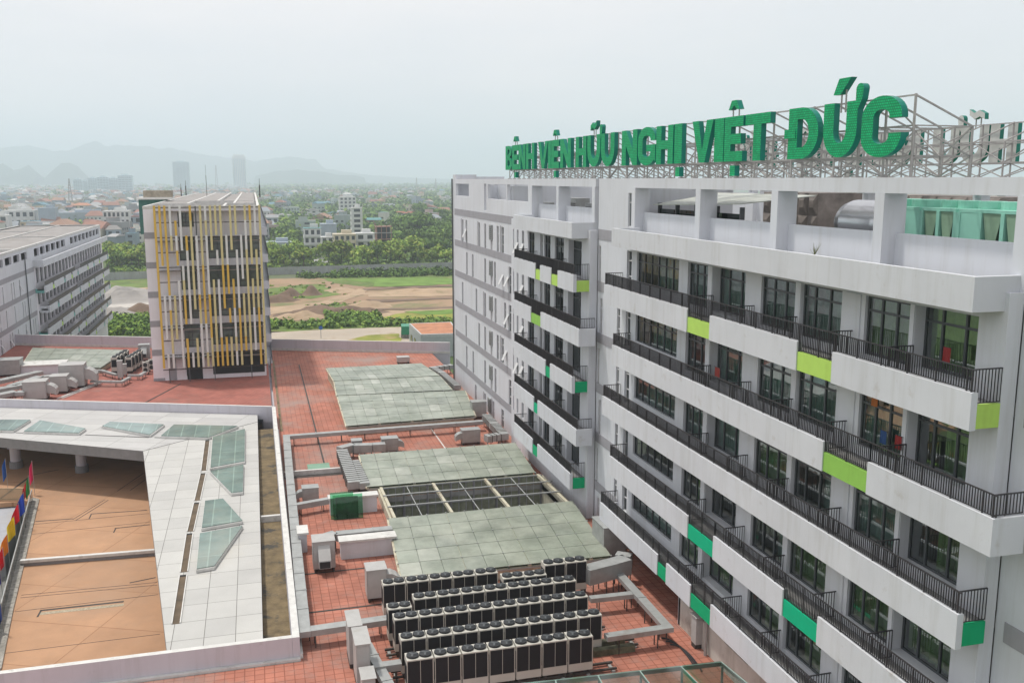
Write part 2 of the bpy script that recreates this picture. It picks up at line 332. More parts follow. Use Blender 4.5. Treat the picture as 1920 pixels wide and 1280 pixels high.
# ------------------------------------------------------------------ main hospital block
hosp = thing('hospital_building', 'long white hospital block with balconies and a green rooftop sign, filling the right side', 'building', (23, 60, 0))
hosp.location = (0, 0, 0)
RT = Z(.08); MS = Z(-3.6)
def main_block():
    XB, XW, XF = 23.0, 22.4, 21.2
    zb = POD - 1; ztop = Z(-3.45)
    DOORS2 = [(47.2, 53.1, .10, 'wide'), (43.7, 46.1, .15, 'd'), (39.9, 43.2, .42, 'd'), (35.54, 38.44, .12, 'd'), (32.25, 35.11, .12, 'd'), (28.16, 30.75, .12, 'd'), (24.9, 27.9, .42, 'd')]
    DOORS1 = [(74.9, 76.7, .12, 'd'), (70.5, 72.2, .12, 'd'), (67.2, 69.4, .12, 'd'), (63.2, 66.1, .42, 'd')]
    SL1 = [(81.25, 81.6), (79.8, 80.35), (78.05, 78.7), (72.6, 73.3)]
    rows = [Z(-4.34 - 3.6 * k) for k in range(6)]     # window heads
    fl = lambda k: Z(-6.95 - 3.6 * k)
    h2, h1, hm = [], [], []
    for k in range(6):
        zt = rows[k]; zf = fl(k)
        for a, b, rec, t in DOORS2:
            if k == 5: continue
            h2.append((a, b, (zf + .75) if t == 'wide' else zf + .36, zt))
        if k < 5: h2.append((53.94, 54.71, zf + .1, zt))
        if k < 5:
            for a, b, rec, t in DOORS1: h1.append((a, b, zf + .05, zt))
            for a, b in SL1: h1.append((a, b, zf + (.35 if b > 77 else .1), zt))
    m = MB()
    m.grid([23.7, 55.4], [Z(-21.9), ztop], h2, PX(XW), .55, white)
    m.grid([61.45, 82.2], [zb, ztop], h1, PX(XW), .55, white)
    # recessed jambs get their own deeper reveals
    W = m.build('wall', hosp)
    # middle and end walls with bands
    mb = MB(); hs = []
    slots = []
    for k in range(6):
        zt = rows[k] - .05; zf = fl(k) - .1
        slots.append((61.3 - .4 - .4 * (k % 2), 61.3 + .1 - .4 * (k % 2) - .1, zf, zt - .1, 'mid'))
        if k in (1, 2, 3, 4): slots.append((57.2, 57.7, zf, zt - .2, 'mid'))
    for a, b, c, d, e in slots:
        hs.append((a, b, c, d))
    mb.grid([55.4, 61.45], [zb, Z(.08)], hs + [(55.35 + .25, 56.15, Z(-2.95), Z(-.82))], PX(XB), .3, white)
    mb.grid([17.0, 23.7], [zb, Z(.08)], [], PX(XB), .3, white)
    patt = [[148, 184, 313, 372, 'v435', 497, 545], [190, 248, 372, 'v435', 468, 620], [148, 285, 372, 'v435', 475, 570, 620], [184, 313, 372, 'v435', 497, 545], [190, 255, 372, 'v435', 475, 620], [280, 372, 'v420', 455, 545]]
    fh = []; strips = []; fwin = []
    for k in range(6):
        zt = rows[k] - .12; zf = fl(k) - .12
        if k == 5: zf = zf + .6
        for e in patt[k]:
            v = isinstance(e, str); px = 840 + float(e[1:] if v else e) / 5.333
            y = onX(px, 450 + 70 * k, XB).y; wd = .72 if e in (545, 620) else .54
            if v: fwin.append((y - .55, y + .55, zt - 1.5, zt, 'vent', k))
            else: fwin.append((y - wd / 2 - .1, y + wd / 2 + .1, zf, zt, 'slot', k))
    for f_ in fwin: fh.append(f_[:4])
    fh.append((102.2, 109.1, Z(-1.82), Z(-.46))); fh.append((94.1, 95.1, Z(-3.1), Z(-.42)))
    fh += [(86.25, 93.5, Z(-1.9), Z(-.45)), (78.9, 85.9, Z(-1.9), Z(-.45))]
    mb.grid([82.2, 110.6], [zb, Z(-3.45)], fh, PX(XB), .3, white); mb.grid([78.0, 110.6], [Z(-3.45), RT], fh, PX(XB), .3, white)
    
    # far and near end walls, east wall, floors
    mb.box(XB, 41, 110.6, 110.9, zb, RT, white); mb.box(XB, 41, 16.7, 17.0, zb, RT, white)
    mb.box(XB, 25.5, 109.2, 110.75, RT, Z(.58), white); mb.box(25.5, 29, 109.6, 110.7, RT, Z(.35), white)
    east = [(y, y + 5.2, Z(-1.9), Z(-.5)) for y in [18 + 6.6 * i for i in range(14)]]
    mb.grid([17, 110.6], [0.2, RT], east, PX(40.7), .3, white)
    mb.build('end_wall', hosp)
    for a, b, c, d, kind_, k in fwin:
        if kind_ == 'vent':
            q = MB(); q.box(XB - .14, XB + .05, a + .08, b - .08, c - .02, d, metal_l)
            for i in range(7): q.box(XB - .17, XB - .10, a + .15, b - .15, c + .12 + i * .19, c + .19 + i * .19, alum)
            q.build('louvre_vent', hosp)
            q = MB(); q.box(XB - .012, XB + .004, a + .25, b - .25, c - 1.32, c - .02, greyband); q.build('painted_strip', hosp)
        else:
            glazing(hosp, 'slot_window', XB, a, b, c, d, -1, cols=(1,), transom=.75, fr=.05, fm=slotfr, rec=.10, lower=.9)
            if (k + int(a)) % 3 == 0:
                q = MB(); q.box(XB - .012, XB + .004, b + .08, b + .5, c - .1, d + .1, greyband); q.build('painted_strip', hosp)
    for a, b, c, d, e in slots: glazing(hosp, 'slot_window', XB, a, b, c, d, -1, transom=.7, fr=.05, fm=slotfr, rec=.08, lower=.9)
    glazing(hosp, 'slot_window', XB, 55.6, 56.15, Z(-2.95), Z(-.82), -1, transom=.6, fr=.05, fm=slotfr, rec=.08)
    # doors and windows behind the balconies
    rnd = random.Random(3)
    for k in range(5):
        zt = rows[k]; zf = fl(k)
        for j, (a, b, rec, t) in enumerate(DOORS2):
            cu = None; r_ = rnd.random()
            if t == 'wide':
                glazing(hosp, 'wide_window', XW, a, b, zf + .75, zt, -1, cols=(1,) * 6, transom=.55, rec=.12, fr=.055, curt=(curt_b, 0, .45 + .5 * r_) if r_ < .8 else None, lower=None)
            else:
                green_ = (j == 6 and k > 0) or (k >= 3 and r_ < .75) or r_ < .12
                if green_: cu = (curt_g, 0, 1) if r_ < .4 else (curt_g, 0, .62)
                elif r_ < .8: cu = (curt_b, .3 * r_, 1)
                else: cu = (curt_b, 0, .35)
                glazing(hosp, 'balcony_door', XW, a, b, zf + .36, zt, -1, cols=(1, 1, 1) if j % 2 else (1, 1.15, .9), transom=.55, rec=rec, fr=.085, curt=cu)
        glazing(hosp, 'slot_window', XW, 53.94, 54.71, zf + .1, zt, -1, transom=.62, fr=.06, fm=slotfr, rec=.12, lower=.9)
        for j, (a, b, rec, t) in enumerate(DOORS1):
            r_ = rnd.random(); glazing(hosp, 'balcony_door', XW, a, b, zf + .05, zt, -1, cols=(1, 1), transom=.68, rec=rec, fr=.08, curt=(curt_b, 0, .5) if r_ < .5 else None)
        for a, b in SL1: glazing(hosp, 'slot_window', XW, a, b, zf + (.35 if b > 77 else .1), zt, -1, transom=.7, fr=.05, fm=slotfr, rec=.12)
        # low white kerbs and a few top-hung panes standing open
        for a, b in ([SL1[1], SL1[2]] if k in (0, 3) else [SL1[2]] if k in (1, 2) else []):
            q = MB(); z1 = zf + 1.5; z0 = z1 - .95
            q.hexa([(XW - .45, a, z0), (XW - .45, b, z0), (XW - .42, b, z0 - .02), (XW - .42, a, z0 - .02), (XW - .02, a, z1), (XW - .02, b, z1), (XW + .02, b, z1 - .03), (XW + .02, a, z1 - .03)], slotfr); q.build('open_pane', hosp)
    for px, py, k in [(874, 400, 0), (943, 520, 1), (953, 522, 1), (953, 598, 2), (950, 673, 3)]:
        y = onX(px, py, XB).y; z1 = fl(k) + 1.5; z0 = z1 - .9; q = MB()
        q.hexa([(XB - .45, y - .3, z0), (XB - .45, y + .3, z0), (XB - .42, y + .3, z0 - .02), (XB - .42, y - .3, z0 - .02), (XB - .03, y - .3, z1), (XB - .03, y + .3, z1), (XB + .01, y + .3, z1 - .03), (XB + .01, y - .3, z1 - .03)], slotfr); q.build('open_pane', hosp)
    # window heads / frames round the recessed openings and column faces
    q = MB()
    for k in range(5):
        for a, b in ((43.22, 43.68), (35.13, 35.52), (31.0, 32.0), (27.92, 28.14)): q.box(XW - .05, XW - .003, a, b, fl(k) - .2, rows[k], white)
        for a, b, rec, t in DOORS2:
            if t != 'wide': q.box(XW - .02, XW + .45, a + .05, b - .05, fl(k) - .05, fl(k) + .355, white)
    q.build('pilaster', hosp)
    # rooms behind the glass
    it = MB(); it.box(25.6, 25.8, 17, 110.5, zb, ztop, room)
    for k in range(7): it.box(XB + .05, 25.6, 17.2, 110.4, fl(k) - .45, fl(k) - .02, room)
    for y in [43.45, 35.3, 31.2, 28.05, 24.2, 46.7, 55.0, 62.4, 66.6, 69.9, 74, 77.6, 84, 90, 96, 102]: it.box(XB + .1, 25.6, y - .07, y + .07, zb, ztop - .1, room)
    it.build('interior', hosp)
    # grey bands
    g = MB()
    for k in range(6):
        z1 = Z(-3.35 - 3.6 * k); z0 = z1 - .70
        g.box(XB - .03, XB - .002, 82.2, 109.9, z0, z1, greyband); g.box(XB - .03, XB - .002, 55.5, 61.4, z0, z1, greyband); g.box(XB - .03, XB - .002, 17.2, 23.3, z0, z1, greyband)
    build_each(g, 'grey_band', hosp)
    # balconies
    A = balcony
    A(hosp, XF, XW, 55.5, 23.6, [(43.6, 55.5, None), (41.1, 43.6, lime), (33.4, 41.1, None), (30.95, 33.4, lime), (23.6, 30.95, None)], Z(-6.51), ret=lime)
    A(hosp, XF, XW, 53.95, 22.3, [(31.2, 53.95, None), (28.4, 31.2, lime2), (22.3, 28.4, None)], Z(-10.13))
    A(hosp, XF, XW, 55.5, 23.4, [(23.4, 55.5, None)], Z(-13.73), ret=green)
    A(hosp, XF, XW, 54.1, 22.3, [(42.75, 54.1, None), (39.9, 42.75, green2), (33.5, 39.9, None), (30.9, 33.5, green2), (22.3, 30.9, None)], Z(-17.32))
    A(hosp, XF, XW, 55.6, 23.4, [(46.4, 55.6, None), (45.2, 46.4, green), (42.2, 45.2, None), (39.9, 42.2, green), (23.4, 39.9, None)], Z(-20.92), ret=green)
    global PART
    sv = PART; PART = [66.6, 74.1]
    A(hosp, XF, XW, 77.1, 61.45, [(70.7, 77.1, None), (69.4, 70.7, lime), (66.6, 69.4, None), (65.0, 66.6, lime), (61.45, 65.0, None)], Z(-6.51), ret=lime)
    A(hosp, XF, XW, 77.1, 60.2, [(71.9, 77.1, None), (69.2, 71.9, lime2), (60.2, 69.2, None)], Z(-10.13))
    A(hosp, XF, XW, 77.1, 61.55, [(67.9, 77.1, None), (66.7, 67.9, green), (61.55, 66.7, None)], Z(-13.73), ret=green)
    A(hosp, XF, XW, 77.1, 60.5, [(71.0, 77.1, None), (69.9, 71.0, green2), (60.5, 69.9, None)], Z(-17.32))
    A(hosp, XF, XW, 77.1, 61.8, [(71.3, 77.1, None), (69.9, 71.3, green), (61.8, 69.9, None)], Z(-20.92), ret=green)
    PART = sv
    # roof terraces in front of the plant floor
    t = MB()
    for a, b, r_ in ((23.87, 54.34, 0), (61.9, 77.2, 0)):
        t.box(XF, XF + .22, a, b, Z(-4.03), Z(-2.93), white2); t.box(XF + .22, XB + .6, a, a + .2, Z(-4.03), Z(-2.93), white2); t.box(XF + .22, XB, b - .2, b, Z(-4.03), Z(-2.93), white2)
        t.box(XF + .2, XB + .5, a + .15, b - .15, Z(-4.0), Z(-3.75), concrete)
    t.build('roof_parapet', hosp)
    # plant floor: columns, sills, beam
    c = MB()
    for y0, y1, cols_ in ((23.9, 55.35, (24.0, 31.0, 38.5, 46.2, 55.1)), (61.9, 78.0, (62.3, 70.4, 77.7))):
        c.box(XB - .08, XB + .85, y0, y1, Z(-.50), RT, white)
        c.box(XB + .5, XB + .72, y0, y1, MS, Z(-2.0), white)
        for i, y in enumerate(cols_): c.box(XB - .10, XB + .9, y - .28, y + .28, Z(-3.8), Z(-.504), white)
    c.box(XB + .3, XB + .6, 23.7 - .2, 24.1, Z(-3.6), Z(-.5), white)
    for y in [26 + 7.6 * i for i in range(11)]: c.box(XB + .85, 40.7, y - .18, y + .18, Z(-.55), Z(-.02), white)
    c.box(29.6, 30.0, 17, 110, Z(-.5), Z(-.05), white)
    for y in [26 + 7.6 * i for i in range(11)]: c.box(29.6, 30.05, y - .25, y + .25, MS, Z(-.5), white); c.box(36, 36.5, y - .25, y + .25, MS, Z(-.5), white)
    c.box(XB + .3, 40.7, 17, 110.6, MS - .4, MS, concrete)
    c.box(34.0, 34.2, 60, 109, MS, Z(-.9), white); c.box(26.2, 26.4, 86, 109, MS, Z(-.55), white); c.box(23.4, 34, 85.9, 86.15, MS, Z(-.6), white); c.box(23.4, 26, 101, 101.2, MS, Z(-.6), white)
    c.box(23.4, 30, 55.5, 55.7, MS, Z(-.5), white); c.box(23.4, 30, 61.2, 61.4, MS, Z(-.5), white)
    c.build('plant_floor', hosp)
    # plinth walls at terrace level with their strip windows
    p = MB(); p.grid([20, 44.6], [POD - .3, Z(-21.9)], [(y, y + 2.3, Z(-22.75), Z(-22.25)) for y in (21, 25, 29, 33, 37, 41)], PX(21.75), .3, mat('cream_wall', (.52, .51, .47), var=.08, streak=.2, stain=(.3, .28, .25), stainlo=.6))
    p.box(21.75, 23, 44.4, 44.65, POD - .3, Z(-21.9), white); p.box(21.9, 22.4, 20, 44.6, Z(-23), Z(-22), dark)
    p.build('plinth_wall', hosp)
    d = MB()
    for y, x in ((44.9, 22.1), (41.0, 21.6)): d.tube((x, y, POD), (x, y, Z(-21.9)), .09, metal_l)
    d.tube((22.88, 110.75, 1), (22.88, 110.75, Z(.1)), .08, alum)
    d.build('drain_pipe', hosp)
main_block()

# ------------------------------------------------------------------ letters of the rooftop signs
from mathutils.geometry import tessellate_polygon
def _led():
    m = mat('green_lamp_face', (.0, .44, .18), rough=.6, var=.15, scale=3); n = m.node_tree.nodes; l = m.node_tree.links.new; b = n['Principled BSDF']; src = b.inputs['Base Color'].links[0].from_socket
    v = n.new('ShaderNodeTexCoord').outputs['Object']; s = n.new('ShaderNodeSeparateXYZ'); l(v, s.inputs[0]); c = n.new('ShaderNodeCombineXYZ'); l(s.outputs['Y'], c.inputs['X']); l(s.outputs['Z'], c.inputs['Y'])
    br = n.new('ShaderNodeTexBrick'); br.inputs['Scale'].default_value = 1; br.inputs['Brick Width'].default_value = .13; br.inputs['Row Height'].default_value = .10; br.inputs['Mortar Size'].default_value = .018; br.inputs['Color1'].default_value = (1.25, 1.2, 1.1, 1); br.inputs['Color2'].default_value = (.8, .9, .8, 1); br.inputs['Mortar'].default_value = (.35, .5, .5, 1)
    l(c.outputs[0], br.inputs['Vector']); mm = n.new('ShaderNodeMix'); mm.data_type = 'RGBA'; mm.blend_type = 'MULTIPLY'; mm.inputs['Factor'].default_value = 1; l(src, mm.inputs[6]); l(br.outputs['Color'], mm.inputs[7]); l(mm.outputs[2], b.inputs['Base Color']); return m
led = _led(); ledside = mat('green_letter_side', (.0, .19, .14), rough=.4, var=.08)
def arc(cx, cy, rx, ry, a0, a1, n=12): return [(cx + rx * math.cos(R(a0 + (a1 - a0) * i / n)), cy + ry * math.sin(R(a0 + (a1 - a0) * i / n))) for i in range(n + 1)]
HT = 2.2
def glyph(ch, w):
    t = min(.72, w * .355); h = HT; k = .50
    if ch == 'I': return [[[(0, 0), (w, 0), (w, h), (0, h)]]]
    if ch == 'H': return [[[(0, 0), (t, 0), (t, h / 2 - k / 2), (w - t, h / 2 - k / 2), (w - t, 0), (w, 0), (w, h), (w - t, h), (w - t, h / 2 + k / 2), (t, h / 2 + k / 2), (t, h), (0, h)]]]
    if ch == 'E': return [[[(0, 0), (w, 0), (w, k), (t, k), (t, h / 2 - k / 2), (w * .9, h / 2 - k / 2), (w * .9, h / 2 + k / 2), (t, h / 2 + k / 2), (t, h - k), (w, h - k), (w, h), (0, h)]]]
    if ch == 'T': return [[[(w / 2 - t / 2, 0), (w / 2 + t / 2, 0), (w / 2 + t / 2, h - k), (w, h - k), (w, h), (0, h), (0, h - k), (w / 2 - t / 2, h - k)]]]
    if ch == 'N': return [[[(0, 0), (t, 0), (t, h * .55), (w - t, 0), (w, 0), (w, h), (w - t, h), (w - t, h * .45), (t, h), (0, h)]]]
    if ch == 'V': return [[[(w / 2 - t * .45, 0), (w / 2 + t * .45, 0), (w, h), (w - t * 1.05, h), (w / 2, h * .3), (t * 1.05, h), (0, h)]]]
    if ch == 'U':
        r = w / 2; return [[[(0, h)] + arc(r, r * .95, r, r * .95, 180, 360, 16) + [(w, h), (w - t, h)] + arc(r, r * .95, r - t, r * .95 - t * .8, 360, 180, 14) + [(t, h)]]]
    if ch == 'D': return [[[(0, 0), (w * .45, 0)] + arc(w * .45, h / 2, w * .55, h / 2, -90, 90, 16)[1:] + [(0, h)], [(t, k), (t, h - k)] + arc(w * .45, h / 2, w * .55 - t, h / 2 - k, 90, -90, 12)]]
    if ch == 'B':
        q = h * .52; return [[[(0, 0), (w * .55, 0)] + arc(w * .55, q / 2, w * .45, q / 2, -90, 70, 9)[1:] + arc(w * .5, q + (h - q) / 2, w * .44, (h - q) / 2, -70, 90, 9) + [(0, h)],
            [(t, k * .8), (t, q - k * .35)] + arc(w * .5, q * .5 + .03, w * .5 - t, q * .5 - k * .6, 90, -90, 6), [(t, q + k * .35), (t, h - k * .8)] + arc(w * .48, q + (h - q) / 2 + .0, w * .48 - t, (h - q) / 2 - k * .6, 90, -90, 6)]]
    if ch in 'CG':
        q, ry, r = .33 * h, .33 * h + .05, w / 2; top = arc(r, h - q, r, ry, 0, 180, 14); bot = arc(r, q, r, ry, 180, 360, 14); ib = arc(r, q, r - t, ry - k, 360, 180, 12); it = arc(r, h - q, r - t, ry - k, 180, 0, 12)
        if ch == 'C': return [[[(w, h * .63)] + top + bot + [(w, h * .38), (w - t, h * .38)] + ib + it + [(w - t, h * .63)]]]
        return [[[(w, h * .65)] + top + arc(r, q, r, ry, 180, 325, 12) + [(w, .2), (w, h * .54), (w * .5, h * .54), (w * .5, h * .54 - k * .8), (w - t, h * .54 - k * .8)] + ib + it + [(w - t, h * .65)]]]
def extrude(mb, loops, org, sgn, x0, x1, face, side, back):
    """local (u,v) -> (X, org.y - sgn*u, org.z + v)"""
    tri = tessellate_polygon([[Vector((a, b, 0)) for a, b in lp] for lp in loops]); flat = [p for lp in loops for p in lp]
    P = lambda p, x: (x, org[0] - sgn * p[0], org[1] + p[1])
    for t in tri:
        mb.quad([P(flat[i], x0) for i in t], face); mb.quad([P(flat[i], x1) for i in t], back)
    for lp in loops:
        for a, b in zip(lp, lp[1:] + lp[:1]): mb.quad([P(a, x0), P(b, x0), P(b, x1), P(a, x1)], side)
def letter(parent, ch, ylo, w, X, dx, sgn=1, zb=Z(.9)):
    base = {'Ệ': 'E', 'Ữ': 'U', 'Ị': 'I', 'Đ': 'D', 'Ứ': 'U'}.get(ch, ch); m = MB(); org = (ylo, zb); F, S, K = led, ledside, signback
    for loops in glyph(base, w): extrude(m, loops, org, sgn, X, X + dx, F, S, K)
    def ext(pl): extrude(m, [pl], org, sgn, X, X + dx, F, S, K)
    def post(u, v0, v1): m.bar((X + dx * .5, org[0] - sgn * u, org[1] + v0), (X + dx * .5, org[0] - sgn * u, org[1] + v1), .05, .05, steel)
    h = HT
    if ch == 'Ệ': c = w / 2 - .05; ext([(c - .55, h + .33), (c - .28, h + .33), (c, h + .55), (c + .28, h + .33), (c + .55, h + .33), (c + .25, h + .78), (c - .25, h + .78)]); post(c - .3, h, h + .4); post(c + .3, h, h + .4)
    if ch in 'ỆỊ': c = w / 2; ext([(c - .26, -.72), (c + .26, -.72), (c + .26, -.2), (c - .26, -.2)]); post(c, -.2, 0)
    if ch == 'Ữ':
        c = w / 2 - .1; ext([(c - .6, h + .32), (c - .2, h + .5), (c + .2, h + .35), (c + .62, h + .6), (c + .66, h + .95), (c + .25, h + .72), (c - .15, h + .86), (c - .58, h + .66)]); post(c - .2, h, h + .5); post(c + .2, h - .2, h + .45)
    if ch == 'Ứ': c = w / 2; ext([(c - .55, h + .32), (c - .05, h + .32), (c + .62, h + .95), (c - .2, h + .95)]); post(c - .15, h - .4, h + .35); post(c + .15, h - .4, h + .5)
    if ch in 'ỮỨ': ext([(w + .004, h - .35), (w + .25, h + .05), (w + .32, h + .45)] + arc(w + .08, h + .4, .25, .25, 10, 190, 8) + [(w - .16, h + .1), (w - .16, h + .004), (w + .004, h + .004)])
    if ch == 'Đ': extrude(m, [[(-.28, h / 2 - .2), (.62, h / 2 - .2), (.62, h / 2 + .2), (-.28, h / 2 + .2)]], org, sgn, X - .03 if dx > 0 else X + .03, X + dx * .9, F, S, K)
    o = m.build('letter', parent); o['label'] = 'green lamp-faced letter ' + ch; return o
def truss(root, X, s, y0, y1, step=1.6):
    f = MB(); n = int((y1 - y0) / step); z0 = RT
    for i in range(n + 1):
        y = y0 + (y1 - y0) * i / n; xb = X + s * 2.6
        f.bar((X, y, z0), (X, y, z0 + 3.05), .07, .07, steel); f.bar((xb, y, z0), (xb, y, z0 + 1.9), .07, .07, steel)
        f.bar((X, y, z0 + 3.0), (xb, y, z0 + 1.9), .06, .06, steel); f.bar((X, y, z0 + 1.9), (xb, y, z0 + 1.9), .05, .05, steel)
        f.bar((X, y, z0 + .8), (xb, y, z0 + .8), .05, .05, steel); f.bar((X, y, z0 + .8), (xb, y, z0), .05, .05, steel); f.bar((X, y, z0 + 1.9), (xb, y, z0 + .8), .05, .05, steel)
        f.box(X - .15, X + .15, y - .15, y + .15, z0, z0 + .05, steel)
        if i < n:
            y2 = y0 + (y1 - y0) * (i + 1) / n; a, b = (.05, .8) if i % 2 else (.8, .05)
            f.bar((X, y, z0 + a), (X, y2, z0 + b), .045, .045, steel); f.bar((xb, y, z0 + a), (xb, y2, z0 + b), .05, .05, steel); a, b = (.8, 1.9) if i % 2 else (1.9, .8); f.bar((xb, y, z0 + a), (xb, y2, z0 + b), .05, .05, steel)
            if i % 4 == 0: f.bar((X, y, z0 + 1.9), (X, y2, z0 + 3.0), .045, .045, steel)
    for z in (.8, 1.9, 3.0): f.bar((X, y0, z0 + z), (X, y1, z0 + z), .06, .06, steel)
    for z in (.8, 1.9): f.bar((X + s * 2.6, y0, z0 + z), (X + s * 2.6, y1, z0 + z), .06, .06, steel)
    f.build('support_frame', root)
XS = 23.3
s1 = thing('rooftop_sign', 'green Vietnamese lettering on a steel truss along the near roof edge', 'sign')
def yy(px, z=Z(2)): 
    lo, hi = 25.0, 100.0
    for _ in range(40):
        md = (lo + hi) / 2; p = project((XS, md, z))
        if p[0] > px: lo = md
        else: hi = md
    return (lo + hi) / 2
def word(chars, px, off, sc_):
    for ch, (a, b) in zip(chars, px):
        ya, yb = yy(off + a / sc_), yy(off + b / sc_); letter(s1, ch, ya, ya - yb, XS, .27)
word('BỆNH', [(88, 146), (148, 205), (207, 270), (277, 352)], 930, 4.923)
word('VIỆN', [(388, 478), (480, 506), (509, 580), (592, 690)], 930, 4.923)
word('HỮU', [(735, 832), (842, 962), (968, 1092)], 930, 4.923)
word('NGHỊ', [(1160, 1302), (1310, 1470), (1478, 1634), (1646, 1715)], 930, 4.923)
word('VIỆT', [(52, 170), (178, 230), (234, 338), (350, 490)], 1280, 3.0)
word('ĐỨC', [(594, 762), (790, 978), (1005, 1230)], 1280, 3.0)
truss(s1, XS + .42, 1, 30.4, 87.6)
s2 = thing('rooftop_sign', 'rooftop lettering on the far roof edge, seen from its grey back', 'sign')
y = 43.6
for ch, w_ in [('N', 0), ('H', 2.0), ('Ữ', 2.25), ('U', 2.25), (' ', .9), ('N', 2.2), ('G', 2.3), ('H', 2.2), ('Ị', .75), (' ', .9), ('V', 2.2), ('I', .75), ('Ệ', 1.9), ('T', 2.1), (' ', .9), ('Đ', 2.2), ('Ứ', 2.3), ('C', 2.2)]:
    if w_ and ch != ' ': letter(s2, ch, y, w_, 41.0, -.27, sgn=-1)
    y += w_ + (.12 if w_ else 0)
truss(s2, 40.55, -1, 30.0, 78.0, 2.2)

# ------------------------------------------------------------------ plant on the open plant floor
def chiller(ya, yb, x, label, mods='VV'):
    t = thing('chiller', label, 'chiller', (0, 0, 0), 0, 'green chillers on the plant floor'); gc = mat('mint_green_casing', (.30, .64, .52), rough=.45, var=.06); gd = mat('chiller_coil', (.07, .12, .085), rough=.7, var=.2, scale=12)
    a = MB(); z0, z1 = MS + .25, Z(-1.12); D = 2.1; n = len(mods)
    a.box(x, x + D, ya, yb, z1 - .12, z1, gc); a.box(x, x + D, ya, yb, z0, z0 + .2, gc)
    for i in range(n + 1): y = ya + (yb - ya) * i / n; a.box(x - .02, x + D + .02, y - .09, y + .09, z0 + .2, z1 - .12, gc)
    a.build('casing', t); b = MB(); g = MB()
    for i in range(n):
        y0, y1 = ya + (yb - ya) * i / n + .09, ya + (yb - ya) * (i + 1) / n - .09; ym = (y0 + y1) / 2
        if mods[n - 1 - i] == 'S': g.box(x + .01, x + .05, y0, y1, z0 + .2, z1 - .12, gc); continue
        b.hexa([(x + .3, ym - .06, z0 + .2), (x + D, ym - .06, z0 + .2), (x + D, ym + .06, z0 + .2), (x + .3, ym + .06, z0 + .2), (x + .3, y0, z1 - .12), (x + D, y0, z1 - .12), (x + D, y1, z1 - .12), (x + .3, y1, z1 - .12)], gd)
        q = [(x + .04, ym - .05, z0 + .2), (x + .04, ym + .05, z0 + .2), (x + .04, y1, z1 - .12), (x + .04, y0, z1 - .12)]; g.quad(q, mat('chiller_v_panel', (.26, .40, .28), var=.1))
        b.box(x + .25, x + .28, y0, y1, z0 + .2, z1 - .12, gd)
    b.build('coil', t); g.build('end_panel', t)
    for i in range(n):
        f = MB(); ym = ya + (yb - ya) * (i + .5) / n; f.tube((x + D / 2, ym, z1), (x + D / 2, ym, z1 + .3), min(.75, (yb - ya) / n * .44), gc, n=16); f.build('fan_cowl', t)
for i, (a, b, l_, md_) in enumerate([(1632, 1722, 'mint green chiller beside the plant floor column, half hidden by it', 'VS'), (1724, 1790, 'mint green chiller in the middle, two V-shaped coils', 'VV'), (1793, 1925, 'mint green chiller at the right-hand end of the plant floor', 'SVV')]):
    ya = onX(b, 420, 26.5).y; yb = onX(a, 420, 26.5).y; chiller(ya, yb - .1, 26.5, l_, md_)
t = thing('steel_tank', 'shiny stainless steel tank with domed end behind the parapet', 'tank'); st = mat('stainless', (.55, .56, .58), rough=.25, metal=.9, var=.05)
a = MB(); c0 = onX(1642, 408, 27.5); zc = Z(-1.95); x0 = 26.3; r = 1.05; pts = [(0, .02), (.12, .45), (.35, .75), (.7, .95), (1.1, 1.05), (3.4, 1.05), (3.8, .95), (4.2, .5), (4.35, .02)]
for (d0, r0), (d1, r1) in zip(pts, pts[1:]): a.tube((x0 + .6, c0.y + 1.6 - d0, zc), (x0 + .6, c0.y + 1.6 - d1, zc), r0, st, n=24, r2=r1, cap=False)
o = a.build('tank_shell', t, smooth=True)
a = MB(); [a.box(x0 - .2, x0 + 1.4, c0.y + 1.6 - d - .1, c0.y + 1.6 - d + .1, MS, zc - .8, concrete) for d in (1.0, 3.2)]; a.build('saddle', t)
def panel_tank(x, ya, yb, z1, label):
    t = thing('panel_tank', label, 'tank', group='panelled water tanks'); a = MB(); m_ = mat('panel_tank_steel', (.28, .25, .23), rough=.5, var=.3, scale=1); n = max(1, int((yb - ya) / 1.0)); z0 = MS + .3; k = 2
    a.box(x + .06, x + 3, ya, yb, z0, z1, m_)
    for i in range(n):
        for j in range(k):
            y0 = ya + (yb - ya) * i / n; y1 = ya + (yb - ya) * (i + 1) / n; za = z0 + (z1 - z0) * j / k; zb = z0 + (z1 - z0) * (j + 1) / k; e = .09; cy, cz = (y0 + y1) / 2, (za + zb) / 2
            a.hexa([(x + .05, y0 + .04, za + .04), (x + .05, y1 - .04, za + .04), (x + .05, y1 - .04, zb - .04), (x + .05, y0 + .04, zb - .04), (x - e, cy - .2, cz - .2), (x - e, cy + .2, cz - .2), (x - e, cy + .2, cz + .2), (x - e, cy - .2, cz + .2)], m_)
    a.build('tank_panels', t); b = MB(); b.box(x, x + 3, ya, yb, MS, z0, rust); b.build('base_frame', t)
panel_tank(31.0, 47.5, 53.5, Z(-.75), 'brown panelled water tank left of the steel tank')
panel_tank(33.0, 36.0, 45.5, Z(-.8), 'brown panelled water tank behind the green chillers')
t = thing('glazed_shed', 'low shed with a sloping translucent roof behind the first parapet bay', 'shed')
a = MB(); tr_ = mat('translucent_sheet', (.50, .53, .48), rough=.4, var=.15, stain=(.33, .32, .27), stainscale=.5)
ya, yb = 43.5, 54.3; a.hexa([(23.9, ya, Z(-1.25)), (28.3, ya, Z(-.85)), (28.3, yb, Z(-.85)), (23.9, yb, Z(-1.55)), (23.9, ya, Z(-1.2)), (28.3, ya, Z(-.8)), (28.3, yb, Z(-.8)), (23.9, yb, Z(-1.5))], tr_); a.build('sloping_roof', t)
